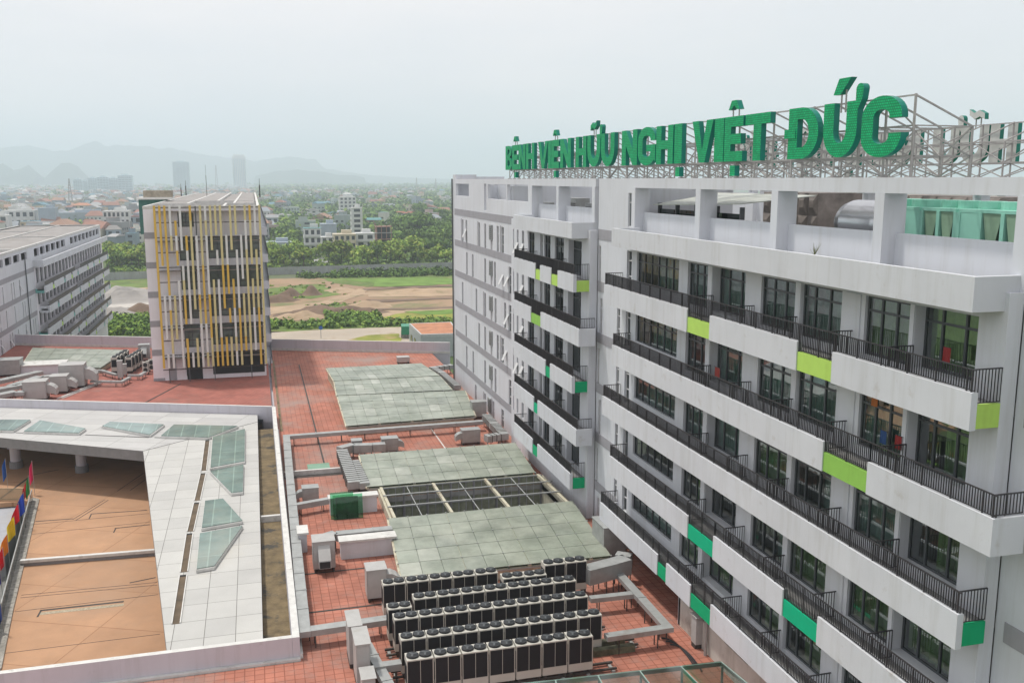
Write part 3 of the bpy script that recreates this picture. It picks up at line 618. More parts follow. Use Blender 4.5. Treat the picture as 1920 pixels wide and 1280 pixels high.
a = MB(); a.box(24.2, 24.3, ya + .3, yb - .3, MS, Z(-1.75), glass_mat('green_pane', tint=(.15, .4, .25), ior=1.5)); a.build('glazed_wall', t)
a = MB(); [a.box(24.1, 24.35, y - .05, y + .05, MS, Z(-1.4), alum) for y in (43.8, 46.5, 49, 51.5, 54)]; a.build('post', t)
for lab, x, y, w_, d_, h_ in [('grey duct box behind the far plant floor opening', 24.2, 80.2, 1.6, 2.0, 1.4), ('brown grille box under the far roof beam', 25.5, 73.5, 1.2, 3.0, 1.9), ('dark rooftop fan box beside the slot window', 25.0, 66.0, 1.5, 3.8, 1.6)]:
    t = thing('plant_box', lab, 'plant equipment'); a = MB(); a.box(x, x + w_, y, y + d_, MS + .2, MS + .2 + h_, metal_l); a.build('casing', t); a = MB(); [a.box(x - .03, x, y + .1, y + d_ - .1, MS + .35 + i * .16, MS + .42 + i * .16, rust) for i in range(int(h_ / .16) - 2)]; a.build('louvre', t); a = MB(); [a.box(x, x + w_, y + q, y + q + .15, MS, MS + .2, rust) for q in (.1, d_ - .25)]; a.build('foot', t)

t = thing('weed_tuft', 'dry weed tuft growing on the long roof parapet', 'plant', (21.5, onX(1527, 476, 21.5).y, Z(-2.93))); a = MB(); rw = random.Random(4); wm = mat('dry_weed', (.22, .24, .12), var=.3)
for i in range(16): an = rw.uniform(0, 6.3); r_ = rw.uniform(.05, .28); a.tube((0, 0, -.05), (r_ * math.cos(an), r_ * math.sin(an), rw.uniform(.2, .5)), .012, wm, n=4, r2=.003)
a.build('stems', t)

# clothes hung on the balconies
for lab, px, py, c, w_ in [('red shirt hung behind the railing of the topmost balcony', 1775, 668, (.28, .03, .03), .35), ('orange cloth hung high on the second balcony from the top', 1640, 752, (.45, .15, .04), .35), ('blue towel hung behind the railing of the second balcony', 1656, 822, (.03, .08, .22), .35), ('red towel hung behind the railing of the second balcony', 1684, 832, (.30, .03, .03), .35), ('dark red cloth drying at the third balcony', 1345, 700, (.35, .06, .05), .5)]:
    p = onX(px, py, 22.3); t = thing('hung_cloth', lab, 'clothing', (22.3, p.y, p.z)); a = MB(); n = 6; pv = None; cm = mat('cloth_%d' % px, c, var=.1)
    for i in range(n + 1):
        y = -w_ / 2 + w_ * i / n; x = .03 * math.sin(i * 1.7)
        if pv: a.quad([(pv[1], pv[0], -.2), (x, y, -.2), (x * .3, y, .3), (pv[1] * .3, pv[0], .3)], cm)
        pv = (y, x)
    a.build('cloth', t); a = MB(); a.tube((0, -w_ * .7, .31), (0, w_ * .7, .31), .012, iron, n=5); a.build('hanging_rail', t)
# ------------------------------------------------------------------ podium with its red roof deck
pod = thing('podium_building', 'low podium with red tiled roof, white canopy and tan terrace', 'building')
red = tile_mat('red_roof_tiles', (.45, .18, .125), (.56, .50, .48), .48, .48, mortar=.028, stain=(.29, .235, .21), var=.18, rough=.8, stainlo=.5, stainhi=.68)
red2 = tile_mat('red_roof_tiles_left', (.38, .14, .11), (.72, .64, .62), .48, .48, rot=.37, mortar=.028, stain=(.20, .13, .11), var=.16, stainlo=.52, stainhi=.7)
tan = tile_mat('tan_terrace_concrete', (.47, .275, .16), (.62, .55, .5), 7.0, 5.2, rot=.42, mortar=.04, stain=(.36, .235, .155), var=.1, stainlo=.5, stainhi=.75)
wt1 = tile_mat('white_canopy_tiles', (.50, .50, .48), (.34, .33, .32), 1.62, 2.15, mortar=.022, stain=(.5, .48, .42), var=.05, stainlo=.58, stainhi=.8, off=(.3, .2))
wt2 = tile_mat('white_canopy_tiles_back', (.49, .49, .48), (.34, .33, .32), 4.2, 1.9, rot=.38, mortar=.022, stain=(.5, .48, .42), var=.05, stainlo=.58, stainhi=.8)
fascia = mat('grey_fascia', (.24, .24, .25), var=.1, streak=.1)
soil = mat('gutter_soil', (.20, .15, .08), var=.3, scale=1.5, stain=(.06, .055, .045), stainscale=.5, stainlo=.55, stainhi=.62, bump=.5)
lil = mat('lilac_parapet', (.56, .55, .60), var=.06, scale=.3, streak=.12, stain=(.35, .34, .33), stainscale=.9, stainlo=.64, stainhi=.85)
rim = mat('parapet_coping', (.62, .62, .60), var=.1, scale=2, stain=(.33, .32, .29), stainscale=1.5, stainlo=.56, stainhi=.75)
L1 = lambda x: 97.8 - (x - .7) * .397
L2 = lambda x: 138.3 - (x - 1.2) * .39
crm_ = mat('cream_well_wall', (.50, .48, .38), var=.15, streak=.2)
def deck():
    a = MB(); XY = lambda u, v, t: (u, v, POD - t)
    a.grid([1.3, 23.6], [30, 127], [(8.5, 21.6, 62.9, 69.9)], XY, .4, red, concrete)
    a.prism([(1.3, 127), (23.6, 127), (23.6, L2(23.6)), (1.3, L2(1.3))], POD - .4, POD, red)
    a.build('roof_deck', pod)
    a = MB(); a.prism([(-36, L1(-36) + .3), (1.0, L1(1.0) + .3), (1.0, L2(1.0)), (-36, L2(-36))], POD - .4, POD + .004, red2); a.build('roof_deck', pod); a = MB(); a.box(-16, 1.3, 30, 45.9, POD - .4, POD, red); a.build('roof_deck', pod)
    a = MB()     # body below
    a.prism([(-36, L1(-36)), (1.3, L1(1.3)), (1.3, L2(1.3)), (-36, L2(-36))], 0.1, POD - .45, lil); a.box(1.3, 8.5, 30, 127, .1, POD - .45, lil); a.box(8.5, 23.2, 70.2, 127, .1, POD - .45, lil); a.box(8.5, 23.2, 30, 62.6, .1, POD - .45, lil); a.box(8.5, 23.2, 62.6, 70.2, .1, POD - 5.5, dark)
    a.build('body', pod)
    # light well walls
    a = MB(); z0 = POD - 5.2
    a.box(8.35, 8.5, 62.75, 70.05, z0, POD + .7, crm_); a.box(21.6, 21.75, 62.75, 70.05, z0, POD + .7, crm_); a.box(8.5, 21.6, 62.75, 62.9, z0, POD + .6, lil); a.box(8.5, 21.6, 69.9, 70.05, z0, POD - 2.6, concrete)
    a.box(8.5, 21.6, 69.3, 69.9, POD - 2.6, POD - 2.45, concrete)
    a.build('light_well_wall', pod)
    for i in range(7):
        x0 = 8.52 + i * 1.867; a = MB(); a.box(x0, x0 + 1.75, 69.98, 70.04, POD - 2.4, POD + .78, mat('louvre_green', (.27, .29, .21), rough=.4, var=.25, scale=2))
        for z in (POD - 2.4, POD - .9, POD + .68): a.box(x0, x0 + 1.78, 69.9, 69.97, z, z + .1, metal_l)
        for x in (x0, x0 + .58, x0 + 1.16): a.box(x, x + .06, 69.88, 69.97, POD - 2.4, POD + .75, metal_l)
        a.box(x0 + 1.76, x0 + 1.86, 69.83, 69.97, POD - 2.5, POD + .8, fascia); a.build('clerestory_window', pod)
    # parapets
    a = MB(); d = Vector((1, -.39)).normalized()
    def wall_line(p, q, t, z0, z1, m, top=None):
        p, q = Vector(p), Vector(q); e = (q - p).normalized(); nn = Vector((-e.y, e.x)) * t
        a.prism([tuple(p), tuple(q), tuple(q + nn), tuple(p + nn)], z0, z1, m, top)
    wall_line((-36, L2(-36)), (26, L2(26)), .35, POD - 8, POD + 1.6, lil, rim); wall_line((-36, L2(-36) - .12), (26, L2(26) - .12), .1, POD, POD + .35, rim)
    a.build('far_parapet', pod)
    a = MB(); wall_line((-36, L1(-36)), (.95, L1(.95)), .32, POD - 4.4, POD + 1.2, lil, rim); a.build('entrance_parapet', pod)
    a = MB(); a.box(.95, 1.32, 46.2, L1(.95) - .02, POD - 1.2, POD + 1.2, lil, rim); a.box(1.32, 1.46, 46.2, 92, POD, POD + .25, rim); a.build('side_parapet', pod)
    a = MB(); a.box(-16, .94, 46.2, 46.52, POD - 4.4, POD + 1.2, lil, rim); a.box(-16, 1.32, 45.95, 46.19, POD - .4, POD + .12, rim); a.build('near_parapet', pod)
    # gutter
    a = MB(); a.box(-.5, .95, 46.52, 95.2, POD - .9, POD - .5, soil); a.box(-.48, .94, 68.2, 68.5, POD - .5, POD - .05, rim); a.build('gutter', pod)
    # joints and low steps on the deck
    a = MB()
    for y in (56.75, 51.3): a.box(1.5, 7.2 if y > 55 else 8, y, y + .16, POD + .004, POD + .02, rust)
    a.box(1.5, 7.3, 77.2, 77.45, POD, POD + .42, rim); a.box(1.5, 7.3, 76.6, 77.2, POD + .004, POD + .012, rust)
    a.box(4.9, 5.05, 78, 126, POD + .004, POD + .015, rust); a.box(1.6, 1.85, 92, 130, POD + .004, POD + .02, soil)
    a.box(16.0, 16.1, 78, 90, POD + .004, POD + .02, rim)
    p, q = onZ(270, 756, POD), onZ(338, 720, POD); a.bar((p.x, p.y, POD + .02), (q.x, q.y, POD + .02), .18, .03, rust)
    p, q = onZ(108, 748, POD), onZ(188, 716, POD); a.bar((p.x, p.y, POD + .05), (q.x, q.y, POD + .05), .25, .1, rim); a.bar((p.x + .5, p.y, POD + .05), (q.x + .5, q.y, POD + .05), .12, .1, rim)
    build_each(a, 'deck_joint', pod)
deck()
def canopy():
    zt = Z(-24.0); A = (-10.5, 87.3); Lx = -34.0; yi = 95.6 + (-24.05 - Lx) * .61
    a = MB(); a.prism([(-5.1, 46.55), (-.52, 46.55), (-.52, 95.2), A], zt - .75, zt, fascia, wt1); a.build('canopy_roof', pod)
    a = MB(); a.prism([A, (-.52, 95.25), (-.52, L1(-.52) - .05), (Lx, L1(Lx) - .05), (Lx, yi)], zt - .95, zt + .004, fascia, wt2); a.build('canopy_roof', pod)
    a = MB(); zz = zt + .004; e = mat('joint_black', (.03, .03, .03))
    a.bar((*A, zz), (-.52, 95.22, zz), .05, .03, e)
    sl = mat('slot_shade_brown', (.13, .095, .06), var=.3, scale=1)  # flat strip: soil brown with the slot's inner shade put into the colour
    for (x0, y0, x1, y1) in [(389, 826, 382, 882), (381, 888, 370, 938), (369, 943, 357, 996), (355.5, 1001, 345, 1072), (343.5, 1079, 330, 1169)]:
        p, q = onZ(x0, y0, zz), onZ(x1, y1, zz); a.bar((p.x, p.y, zz), (q.x, q.y, zz), .38, .02, sl); a.bar((p.x - .22, p.y, zz + .02), (q.x - .22, q.y, zz + .02), .06, .1, rim); a.bar((p.x + .22, p.y, zz + .02), (q.x + .22, q.y, zz + .02), .06, .1, rim)
        a.bar((p.x - .2, p.y, zz + .015), (p.x + .2, p.y, zz + .015), .25, .02, e)
    for (x0, y0, x1, y1) in [(30, 811, 150, 815), (160, 815, 279, 820), (290, 820, 388, 824)]:
        p, q = onZ(x0, y0, zz), onZ(x1, y1, zz); a.bar((p.x, p.y, zz), (q.x, q.y, zz), .16, .03, e)
    build_each(a, 'roof_slot', pod)
    cg = tile_mat('canopy_skylight_glass', (.20, .29, .27), (1.5, 1.45, 1.4), 1.25, 6.0, mortar=.05, var=.2, rough=.2, spec=.8, stain=(.34, .36, .30), stainlo=.5, stainhi=.8)
    polys = [[(0, 785.6), (57.9, 785.6), (25, 805.8), (-20, 804.9)], [(74, 786.5), (161.8, 801.9), (148.5, 810.8), (43, 807.2)], [(204.9, 789.4), (308.8, 794.5), (282, 814.4), (190, 797.4)], [(325, 794.5), (447.7, 797.4), (392, 819), (300, 816)],
             [(460, 802), (459.6, 863.6), (393.4, 876), (398, 818)], [(457, 868.7), (455.7, 920.6), (433.5, 923), (393.4, 882)], [(383.9, 937), (418.3, 932.8), (456, 974.8), (377.3, 988.6)], [(374, 997.8), (456, 983), (401.9, 1060), (367.5, 1066)]]
    desc = ['cut off by the left picture edge', 'pointed at its right end, second from the left', 'pointed at its left end, third from the left', 'at the corner of the white canopy', 'large four-sided, first of the row running towards the camera', 'triangular, second of the row running towards the camera', 'with a pointed right side, third of the row running towards the camera', 'nearest of the row running towards the camera']
    for pl, ds in zip(polys, desc):
        pts = [onZ(x, y, zt + .3) for x, y in pl]; pts = [(p.x, p.y) for p in pts]
        ar = sum(x0 * y1 - x1 * y0 for (x0, y0), (x1, y1) in zip(pts, pts[1:] + pts[:1]))
        if ar < 0: pts = pts[::-1]
        t = thing('canopy_skylight', 'low glass skylight ' + ds, 'skylight', group='glass skylights on the white canopy')
        a = MB(); a.prism(pts, zt + .03, zt + .22, rim); a.build('kerb', t)
        cx = sum(p[0] for p in pts) / len(pts); cy = sum(p[1] for p in pts) / len(pts)
        a = MB(); a.prism([(cx + (x - cx) * .97, cy + (y - cy) * .97) for x, y in pts], zt + .225, zt + .29, cg); a.build('glass_panel', t)
canopy()
TZ = Z(-28.5)
def terrace():
    a = MB(); pts = [onZ(x, y, TZ) for x, y in [(74, 937), (49, 1044), (25, 1145), (3, 1254)]]; P = [(p.x, p.y) for p in pts]
    e = P[-1]; a.prism([(e[0] - 1.5, 46.5), (.9, 46.5), (.9, L1(.9) - .1), (-34, L1(-34) - .1), (-34, P[0][1]), P[0], P[1], P[2], P[3]], TZ - .4, TZ, tan); a.build('terrace_floor', pod)
    a = MB()
    lines = [((228, 1058), (280, 985), .05), ((345, 1058), (280, 1000), 0)]
    for x0, y0, x1, y1, w_ in [(66, 977, 137, 972, .14), (137, 973, 197, 936, .07), (142, 975, 203, 937, .07), (170, 963, 276, 956, .14), (167, 972, 171, 964, .1), (215, 990, 281, 983, .14), (213, 998, 217, 990, .1), (243, 1092, 292, 1082, .14), (75, 1144, 232, 1127, .22), (70, 1156, 77, 1144, .12),
                               (58, 983, 280, 962, .05), (60, 1001, 281, 978, .05), (40, 1115, 295, 1091, .05), (38, 1120, 295, 1096, .05), (28, 1146, 296, 1114, .05), (220, 920, 270, 886, .07), (244, 919, 272, 899, .07), (0, 935, 60, 890, .2), (60, 890, 110, 880, .12), (0, 1165 + 60, 300, 1188, .04)]:
        p, q = onZ(x0, y0, TZ), onZ(x1, y1, TZ); a.bar((p.x, p.y, TZ + .004), (q.x, q.y, TZ + .004), w_, .012, rust)
    p, q = onZ(75, 1150, TZ), onZ(232, 1133, TZ); a.bar((p.x, p.y, TZ + .004), (q.x, q.y, TZ + .004), .4, .01, mat('gravel_patch', (.42, .36, .26), var=.3, scale=6))
    build_each(a, 'drain_slot', pod)
    a = MB(); p, q = onZ(38, 1049, TZ + .5), onZ(290, 1025, TZ + .5); a.bar((p.x, p.y, TZ + .38), (q.x + 3, q.y - .6, TZ + .38), .34, .22, rim); a.bar((p.x, p.y, TZ + .13), (q.x + 3, q.y - .6, TZ + .13), .2, .26, fascia); a.build('raised_beam', pod)
    # stone kerb, low outer roofs
    cb = mat('rough_stone_kerb', (.40, .38, .34), var=.4, scale=3, bump=.6, stain=(.2, .19, .16), stainscale=1.5)
    O = [onZ(x, y, TZ) for x, y in [(61, 934), (33, 1044), (0, 1160), (-40, 1290)]]; O = [(p.x, p.y) for p in O]
    a = MB()
    for i in range(3): a.prism([O[i + 1], P[i + 1] if i < 3 else P[3], P[i], O[i]], TZ - .6, TZ + .12, cb)
    a.build('stone_kerb', pod)
    a = MB(); lw = mat('low_roof_paint', (.36, .37, .40), var=.1, streak=0, stain=(.35, .34, .33), stainscale=.5)
    ps = [onZ(x, y, TZ - .5) for x, y in [(40, 942), (8, 1035), (-60, 1055), (-60, 940)]]; a.prism([(p.x, p.y) for p in ps][::-1], TZ - 3, TZ - .5, lw, lw)
    ps = [onZ(x, y, TZ - 2.5) for x, y in [(32, 1044), (-4, 1160), (-80, 1200), (-80, 1050)]]; a.prism([(p.x, p.y) for p in ps][::-1], TZ - 4, TZ - 2.5, mat('low_roof_dark', (.2, .2, .19), var=.2), mat('low_roof_dark', (.2, .2, .19)))
    a.build('lower_roof', pod)
    # columns and the dark glazed wall under the canopy
    for px, py in [(31, 876), (154, 884)]:
        p = onZ(px, py, TZ); a = MB(); a.tube((p.x, p.y, TZ + .7), (p.x, p.y, Z(-24.9)), .5, lil, n=20); a.tube((p.x, p.y, TZ), (p.x, p.y, TZ + .7), .62, fascia, n=20); a.build('column', pod, smooth=False)
    a = MB(); n = 9; gl_ = mat('dark_glazing', (.03, .035, .04), rough=.1, spec=.8)
    for i in range(n):
        x0 = -34 + i * 3.8; x1 = x0 + 3.6; a.bar((x0, L1(x0) - .35, TZ + 2.1), (x1, L1(x1) - .35, TZ + 2.1), .2, 4.0, gl_); a.bar((x0 - .15, L1(x0) - .5, TZ + 2.1), (x0 + .15, L1(x0) - .5, TZ + 2.1), .2, 4.1, lil)
        a.bar((x0, L1(x0) - .5, TZ + .35), (x1, L1(x1) - .5, TZ + .35), .1, .12, rim)
    a.build('glazed_wall', pod)
    # glass balustrade and picket rail
    t = thing('glass_balustrade', 'dark tinted glass balustrade along the rough stone kerb', 'balustrade'); bl = [onZ(x, y, TZ + .1) for x, y in [(61, 938), (34, 1044), (4, 1160), (-14, 1225)]]
    a = MB(); hd = MB()
    for p, q in zip(bl, bl[1:]):
        a.bar((p.x, p.y, TZ + .62), (q.x, q.y, TZ + .62), .04, .95, mat('tinted_glass', (.02, .035, .04), rough=.08, spec=.8)); hd.bar((p.x, p.y, TZ + 1.12), (q.x, q.y, TZ + 1.12), .07, .05, metal_l)
        n = int((q - p).length / 1.6)
        for i in range(n + 1): c = p.lerp(q, i / n); hd.tube((c.x, c.y, TZ + .1), (c.x, c.y, TZ + 1.1), .03, metal_l)
    a.build('glass_panel', t); hd.build('handrail', t)
    t = thing('picket_railing', 'beige picket railing at the left edge behind the flags', 'railing'); a = MB(); p, q = onZ(-30, 938, TZ), onZ(46, 938, TZ); rl = mat('beige_rail', (.32, .26, .17), var=.1)
    n = 46
    for i in range(n + 1): c = p.lerp(q, i / n); a.tube((c.x, c.y, TZ), (c.x, c.y, TZ + 1.1), .025, rl, n=6)
    a.build('picket', t); a = MB(); [a.bar((p.x, p.y, TZ + z), (q.x, q.y, TZ + z), .06, .06, rl) for z in (1.12, .15)]; a.build('rail', t)
    # flags
    FL = [(10, 862, 902, (.03, .12, .42), 'blue flag at the far end, apart from the others', 0), (60, 866, 910, (.75, .02, .12), 'pink red flag furthest from the camera', 0), (53, 894, 935, (.03, .22, .05), 'green flag just before the pink red one', 0), (48, 905, 932, (.62, .03, .03), 'small red flag beside the green flag', 0), (45, 925, 972, (.02, .06, .42), 'blue flag between the green and the big red flag', 1), (35, 945, 986, (.70, .01, .03), 'big red flag above the yellow flag', 1), (27, 970, 1014, (.80, .55, .02), 'yellow flag below the big red one', 1), (14, 1003, 1046, (.85, .25, .02), 'orange flag between yellow and red flags', 1), (6, 1028, 1075, (.70, .01, .02), 'nearest red flag under the orange one', 1), (0, 1062, 1104, (.05, .03, .32), 'dark blue flag at the picture edge', 0), (2, 1130, 1170, (.05, .10, .35), 'lowest blue flag at the picture edge', 0)]
    for k, (px, y0, y1, c, lab, big) in enumerate(FL):
        zz = TZ + .15; base = onZ(px + 5, y1 + 14, zz); hgt = (y1 + 14 - y0) / FPX * base.length; t = thing('flag', lab, 'flag', base, 0, 'coloured flags on poles along the kerb')
        a = MB(); a.tube((0, 0, -.3), (0, 0, hgt), .02, metal_l, n=6); a.build('pole', t)
        m_ = mat('flag_cloth_%d' % k, c, rough=.8, var=.08); a = MB(); fw = (16 if big else 8) / FPX * base.length; n = 7; lo = hgt * .22; hi = hgt * .98; pv = None
        for i in range(n + 1):
            u = i / n; x = -u * fw * (1 - .15 * u); y = .16 * math.sin(u * 7 + k); sag = u ** 1.3 * (hi - lo) * (.45 + .1 * (k % 3)); zt_ = hi - sag; zl_ = lo + (1 - u) ** 1.5 * (hi - lo) * .30
            if pv: a.quad([(pv[0], pv[1], pv[3]), (x, y, zl_), (x, y, zt_), (pv[0], pv[1], pv[2])], m_)
            pv = (x, y, zt_, zl_)
        a.build('cloth', t)
terrace()

# ------------------------------------------------------------------ big glass roofs on the deck
def dusty(name, col, dirt, k, tint=(.62, .74, .64)):
    """glass under a film of dust: part see-through, part dirt"""
    m = mat(name, col, rough=.3, spec=.6, var=.18, scale=.3, stain=dirt, stainscale=.35, stainlo=.42, stainhi=.7); n = m.node_tree.nodes; l = m.node_tree.links.new; b = n['Principled BSDF']; o = n['Material Output']
    tr = n.new('ShaderNodeBsdfTransparent'); tr.inputs['Color'].default_value = (*tint, 1); mx = n.new('ShaderNodeMixShader'); ns = n.new('ShaderNodeTexNoise'); ns.inputs['Scale'].default_value = .5; ns.inputs['Detail'].default_value = 8; ns.inputs['Roughness'].default_value = .65
    l(n.new('ShaderNodeTexCoord').outputs['Object'], ns.inputs['Vector']); mr = n.new('ShaderNodeMapRange'); mr.inputs['From Min'].default_value = .35; mr.inputs['From Max'].default_value = .68; mr.inputs['To Min'].default_value = k - .14; mr.inputs['To Max'].default_value = k + .16; l(ns.outputs['Fac'], mr.inputs['Value'])
    l(mr.outputs[0], mx.inputs[0]); l(tr.outputs[0], mx.inputs[1]); l(b.outputs[0], mx.inputs[2]); l(mx.outputs[0], o.inputs['Surface']); return m
dg = dusty('dusty_roof_glass', (.38, .42, .35), (.45, .475, .40), .72); dg2 = dusty('dusty_roof_glass_dark', (.39, .43, .37), (.46, .48, .41), .68); dg3 = dusty('dusty_roof_glass_pale', (.46, .49, .42), (.5, .52, .45), .78)
jn = mat('glass_joint', (.17, .20, .17), var=.1); crm = mat('cream_steel', (.55, .52, .40), rough=.5, var=.1, stain=(.3, .25, .18), stainscale=1)
def glass_roof(label, corners, nx, ny, zf=POD + 1.0, zb=POD + 1.3, legs=True, seed=1, foot=None):
    """corners px: near-left, near-right, far-right, far-left"""
    rn = random.Random(seed); t = thing('glass_roof', label, 'skylight', group='dusty glass roofs on the red deck')
    c = [onZ(*corners[0], zf), onZ(*corners[1], zf), onZ(*corners[2], zb), onZ(*corners[3], zb)]
    def P(u, v, dz=0): p = c[0].lerp(c[1], u).lerp(c[3].lerp(c[2], u), v); return (p.x, p.y, p.z + dz)
    f = MB(); b = MB(); g = .012
    for j in range(ny):
        for i in range(nx):
            u0, u1, v0, v1 = (i + g) / nx, (i + 1 - g) / nx, (j + g) / ny, (j + 1 - g) / ny; m_ = rn.choice([dg] * 9 + [dg3, dg2]) ; dz = rn.uniform(0, .01)
            f.hexa([P(u0, v0, dz), P(u1, v0, dz), P(u1, v1, dz), P(u0, v1, dz), P(u0, v0, .03 + dz), P(u1, v0, .03 + dz), P(u1, v1, .03 + dz), P(u0, v1, .03 + dz)], m_)
    f.build('glass_panel', t)
    for i in range(nx + 1): b.bar(P(i / nx, 0, -.10), P(i / nx, 1, -.10), .06 if i % 3 else .22, .14, jn if i % 3 else crm)
    for j in range(ny + 1): b.bar(P(0, j / ny, -.2), P(1, j / ny, -.2), .07, .1, metal_l)
    for i in range(nx + 1):
        for j in range(ny + 1): b.bar(P(i / nx, j / ny, 0), P(i / nx, j / ny, .07), .1, .1, metal_l)
    b.build('frame', t)
    w_ = MB()
    def wall(p, q): w_.quad([(p[0], p[1], POD), (q[0], q[1], POD), (q[0], q[1], q[2] - .12), (p[0], p[1], p[2] - .12)], crm)
    ed = [P(.01, .01), P(.99, .01), P(.99, .99), P(.01, .99)]
    for p, q in zip(ed, ed[1:] + ed[:1]): wall(p, q)
    w_.build('upstand', t); fl_ = MB(); q = [(p[0], p[1], POD + .03) for p in ed]; fl_.quad(q, mat('skylight_shaft', (.24, .25, .22), var=.35, scale=.4)); fl_.build('shaft_floor', t)
    return t
c4 = lambda x, y: (480 + x / 3.556, 620 + y / 3.556)
glass_roof('far glass roof, highest and furthest of the three strips', [c4(520, 334), c4(1225, 300), c4(1100, 217), c4(470, 250)], 12, 3, POD + 1.3, POD + 1.35, seed=2)
glass_roof('far glass roof, middle strip with a pale ridge', [c4(540, 432), c4(1310, 395), c4(1225, 303), c4(521, 336)], 12, 3, POD + 1.15, POD + 1.25, seed=3)
glass_roof('far glass roof, nearest strip above the long grey duct', [c4(604, 636), c4(1462, 566), c4(1392, 398), c4(543, 434)], 12, 4, POD + .95, POD + 1.1, seed=4)
glass_roof('middle glass roof on the far side of the open light well', [c4(742, 1042), (1004, 886), (966, 830), c4(690, 826)], 11, 4, POD + .85, POD + 1.2, seed=5)
glass_roof('nearest large glass roof behind the rows of condensers', [(752, 1082), (1146, 1042), (1074, 939), (728, 972)], 10, 5, POD + .85, POD + 1.1, seed=6)
def cream_frame():
    t = thing('light_well_frame', 'cream steel beams and pipes spanning the open light well', 'steel frame'); z = POD + .82
    for x in (8.6, 12.7, 16.9, 21.3): a = MB(); a.bar((x, 62.6, z + .1), (x, 70.1, z - .12), .2, .22, crm); a.build('beam', t)
    for x in (10.6, 14.8, 19.0): b = MB(); b.tube((x, 62.6, z), (x, 70.1, z - .1), .04, metal_l); b.build('pipe', t)
    for y in (64.9, 67.4): b = MB(); b.tube((8.4, y, z + .2), (21.7, y, z + .2), .06, metal_l); b.build('pipe', t)
cream_frame()
def near_glass():
    t = thing('glass_walkway_roof', 'clear green glass roof on steel arms at the bottom edge of the picture', 'skylight'); z = POD + 2.2; pts = [(960, 1281), (1352, 1238), (1440, 1310), (960, 1345)]; c = [onZ(x, y, z) for x, y in pts]
    gm = glass_mat('clear_green_glass', tint=(.62, .76, .70), rough=.12, ior=1.7, floor_=.3); a = MB(); n = 5
    for i in range(n):
        p = c[0].lerp(c[1], i / n + .005); q = c[0].lerp(c[1], (i + 1) / n - .005); r = c[3].lerp(c[2], (i + 1) / n - .005); s_ = c[3].lerp(c[2], i / n + .005); a.quad([s_, r, q, p], gm)
    a.build('glass_panel', t); b = MB(); gs = mat('green_grey_steel', (.28, .40, .36), rough=.5)
    for i in range(n + 1): b.bar(tuple(c[0].lerp(c[1], i / n) - Vector((0, 0, .12))), tuple(c[3].lerp(c[2], i / n) - Vector((0, 0, .12))), .07, .16, gs)
    b.bar(tuple(c[0] - Vector((0, 0, .15))), tuple(c[1] - Vector((0, 0, .15))), .08, .2, gs)
    b.build('steel_arm', t); d = MB()
    for i in range(n + 1):
        e = c[0].lerp(c[1], i / n); d.tube((e.x, e.y - .15, POD), (e.x, e.y - .15, z - .2), .06, gs)
    build_each(d, 'post', t)
near_glass()

# ------------------------------------------------------------------ condensers
def make_condenser(h=1.75, name='condenser_unit'):
    t = thing(name, 'condenser', 'air conditioner'); W, D = 1.27, .78; z0 = .3; z1 = z0 + h
    a = MB(); a.box(.0, W, .0, D, z0, z1, casing)
    a.build('casing', t)
    b = MB(); b.box(.03, .62, -.012, -.002, z0 + .42, z1 - .06, coil); b.build('coil_grille', t); b = MB(); b.box(.65, W - .05, -.012, -.002, z0 + .42, z1 - .06, coil); b.build('coil_grille', t)
    b = MB(); b.box(-.01, -.002, .08, D - .06, z0 + .5, z1 - .3, coil) ; b.build('coil_grille', t)
    for cx in (.33, .94):
        f = MB(); f.tube((cx, D / 2, z1), (cx, D / 2, z1 + .09), .295, fan, n=18); f.tube((cx, D / 2, z1 + .09), (cx, D / 2, z1 + .13), .26, fan, n=18, r2=.1)
        for k in range(3): an = k * 2.09 + cx * 7; f.bar((cx, D / 2, z1 + .135), (cx + .23 * math.cos(an), D / 2 + .23 * math.sin(an), z1 + .11), .09, .015, alum)
        f.build('fan', t)
    p = MB(); [p.box(x, x + .12, -.03, D + .03, .02, z0, rust) for x in (.08, W - .2)]; build_each(p, 'base_rail', t)
    return t
cu0 = make_condenser(); used = [0]
ROWS = [('back row', [(6.05 + 1.335 * i, 49.4, 0) for i in range(5)] + [(12.75, 48.55, -.05), (14.05, 48.5, -.05)] + [(15.45, 49.3, .15), (16.78, 49.3, .15)], 'back'),
        ('second row from the back', [(7.42 + 1.325 * i, 47.15, 0) for i in range(7)], 'second'),
        ('third row from the back', [(6.05 + 1.325 * i, 45.05, 0) for i in range(8)], 'third'),
        ('second row from the front', [(6.05 + 1.318 * i, 42.8, 0) for i in range(8)], 'fourth'),
        ('front row', [(6.02 + 1.335 * i, 40.75, 0) for i in range(7)], 'front')]
def put_unit(x, y, dz, lab, group, rz=0):
    if not used[0]: used[0] = 1; o = cu0; o.location = (x, y, POD + dz); o.rotation_euler = (0, 0, rz); o['label'] = lab; o['group'] = group; return
    copy_tree(cu0, None, (x, y, POD + dz), rz, lab, group)
G = 'rooftop condensers in five rows'
for rn_, us, k in ROWS:
    n = len(us)
    for i, (x, y, dz) in enumerate(us):
        side = '%s from the left' % ORD[i] if i < n - 1 else 'last on the right'
        put_unit(x, y, dz, ('%s twin-fan condenser in the %s' % (side, rn_)) if i < n - 1 else 'right-hand end twin-fan condenser of the %s' % rn_, G)
put_unit(5.9, 46.3, 0, 'single twin-fan condenser standing out left, ahead of the second row from the back', G)
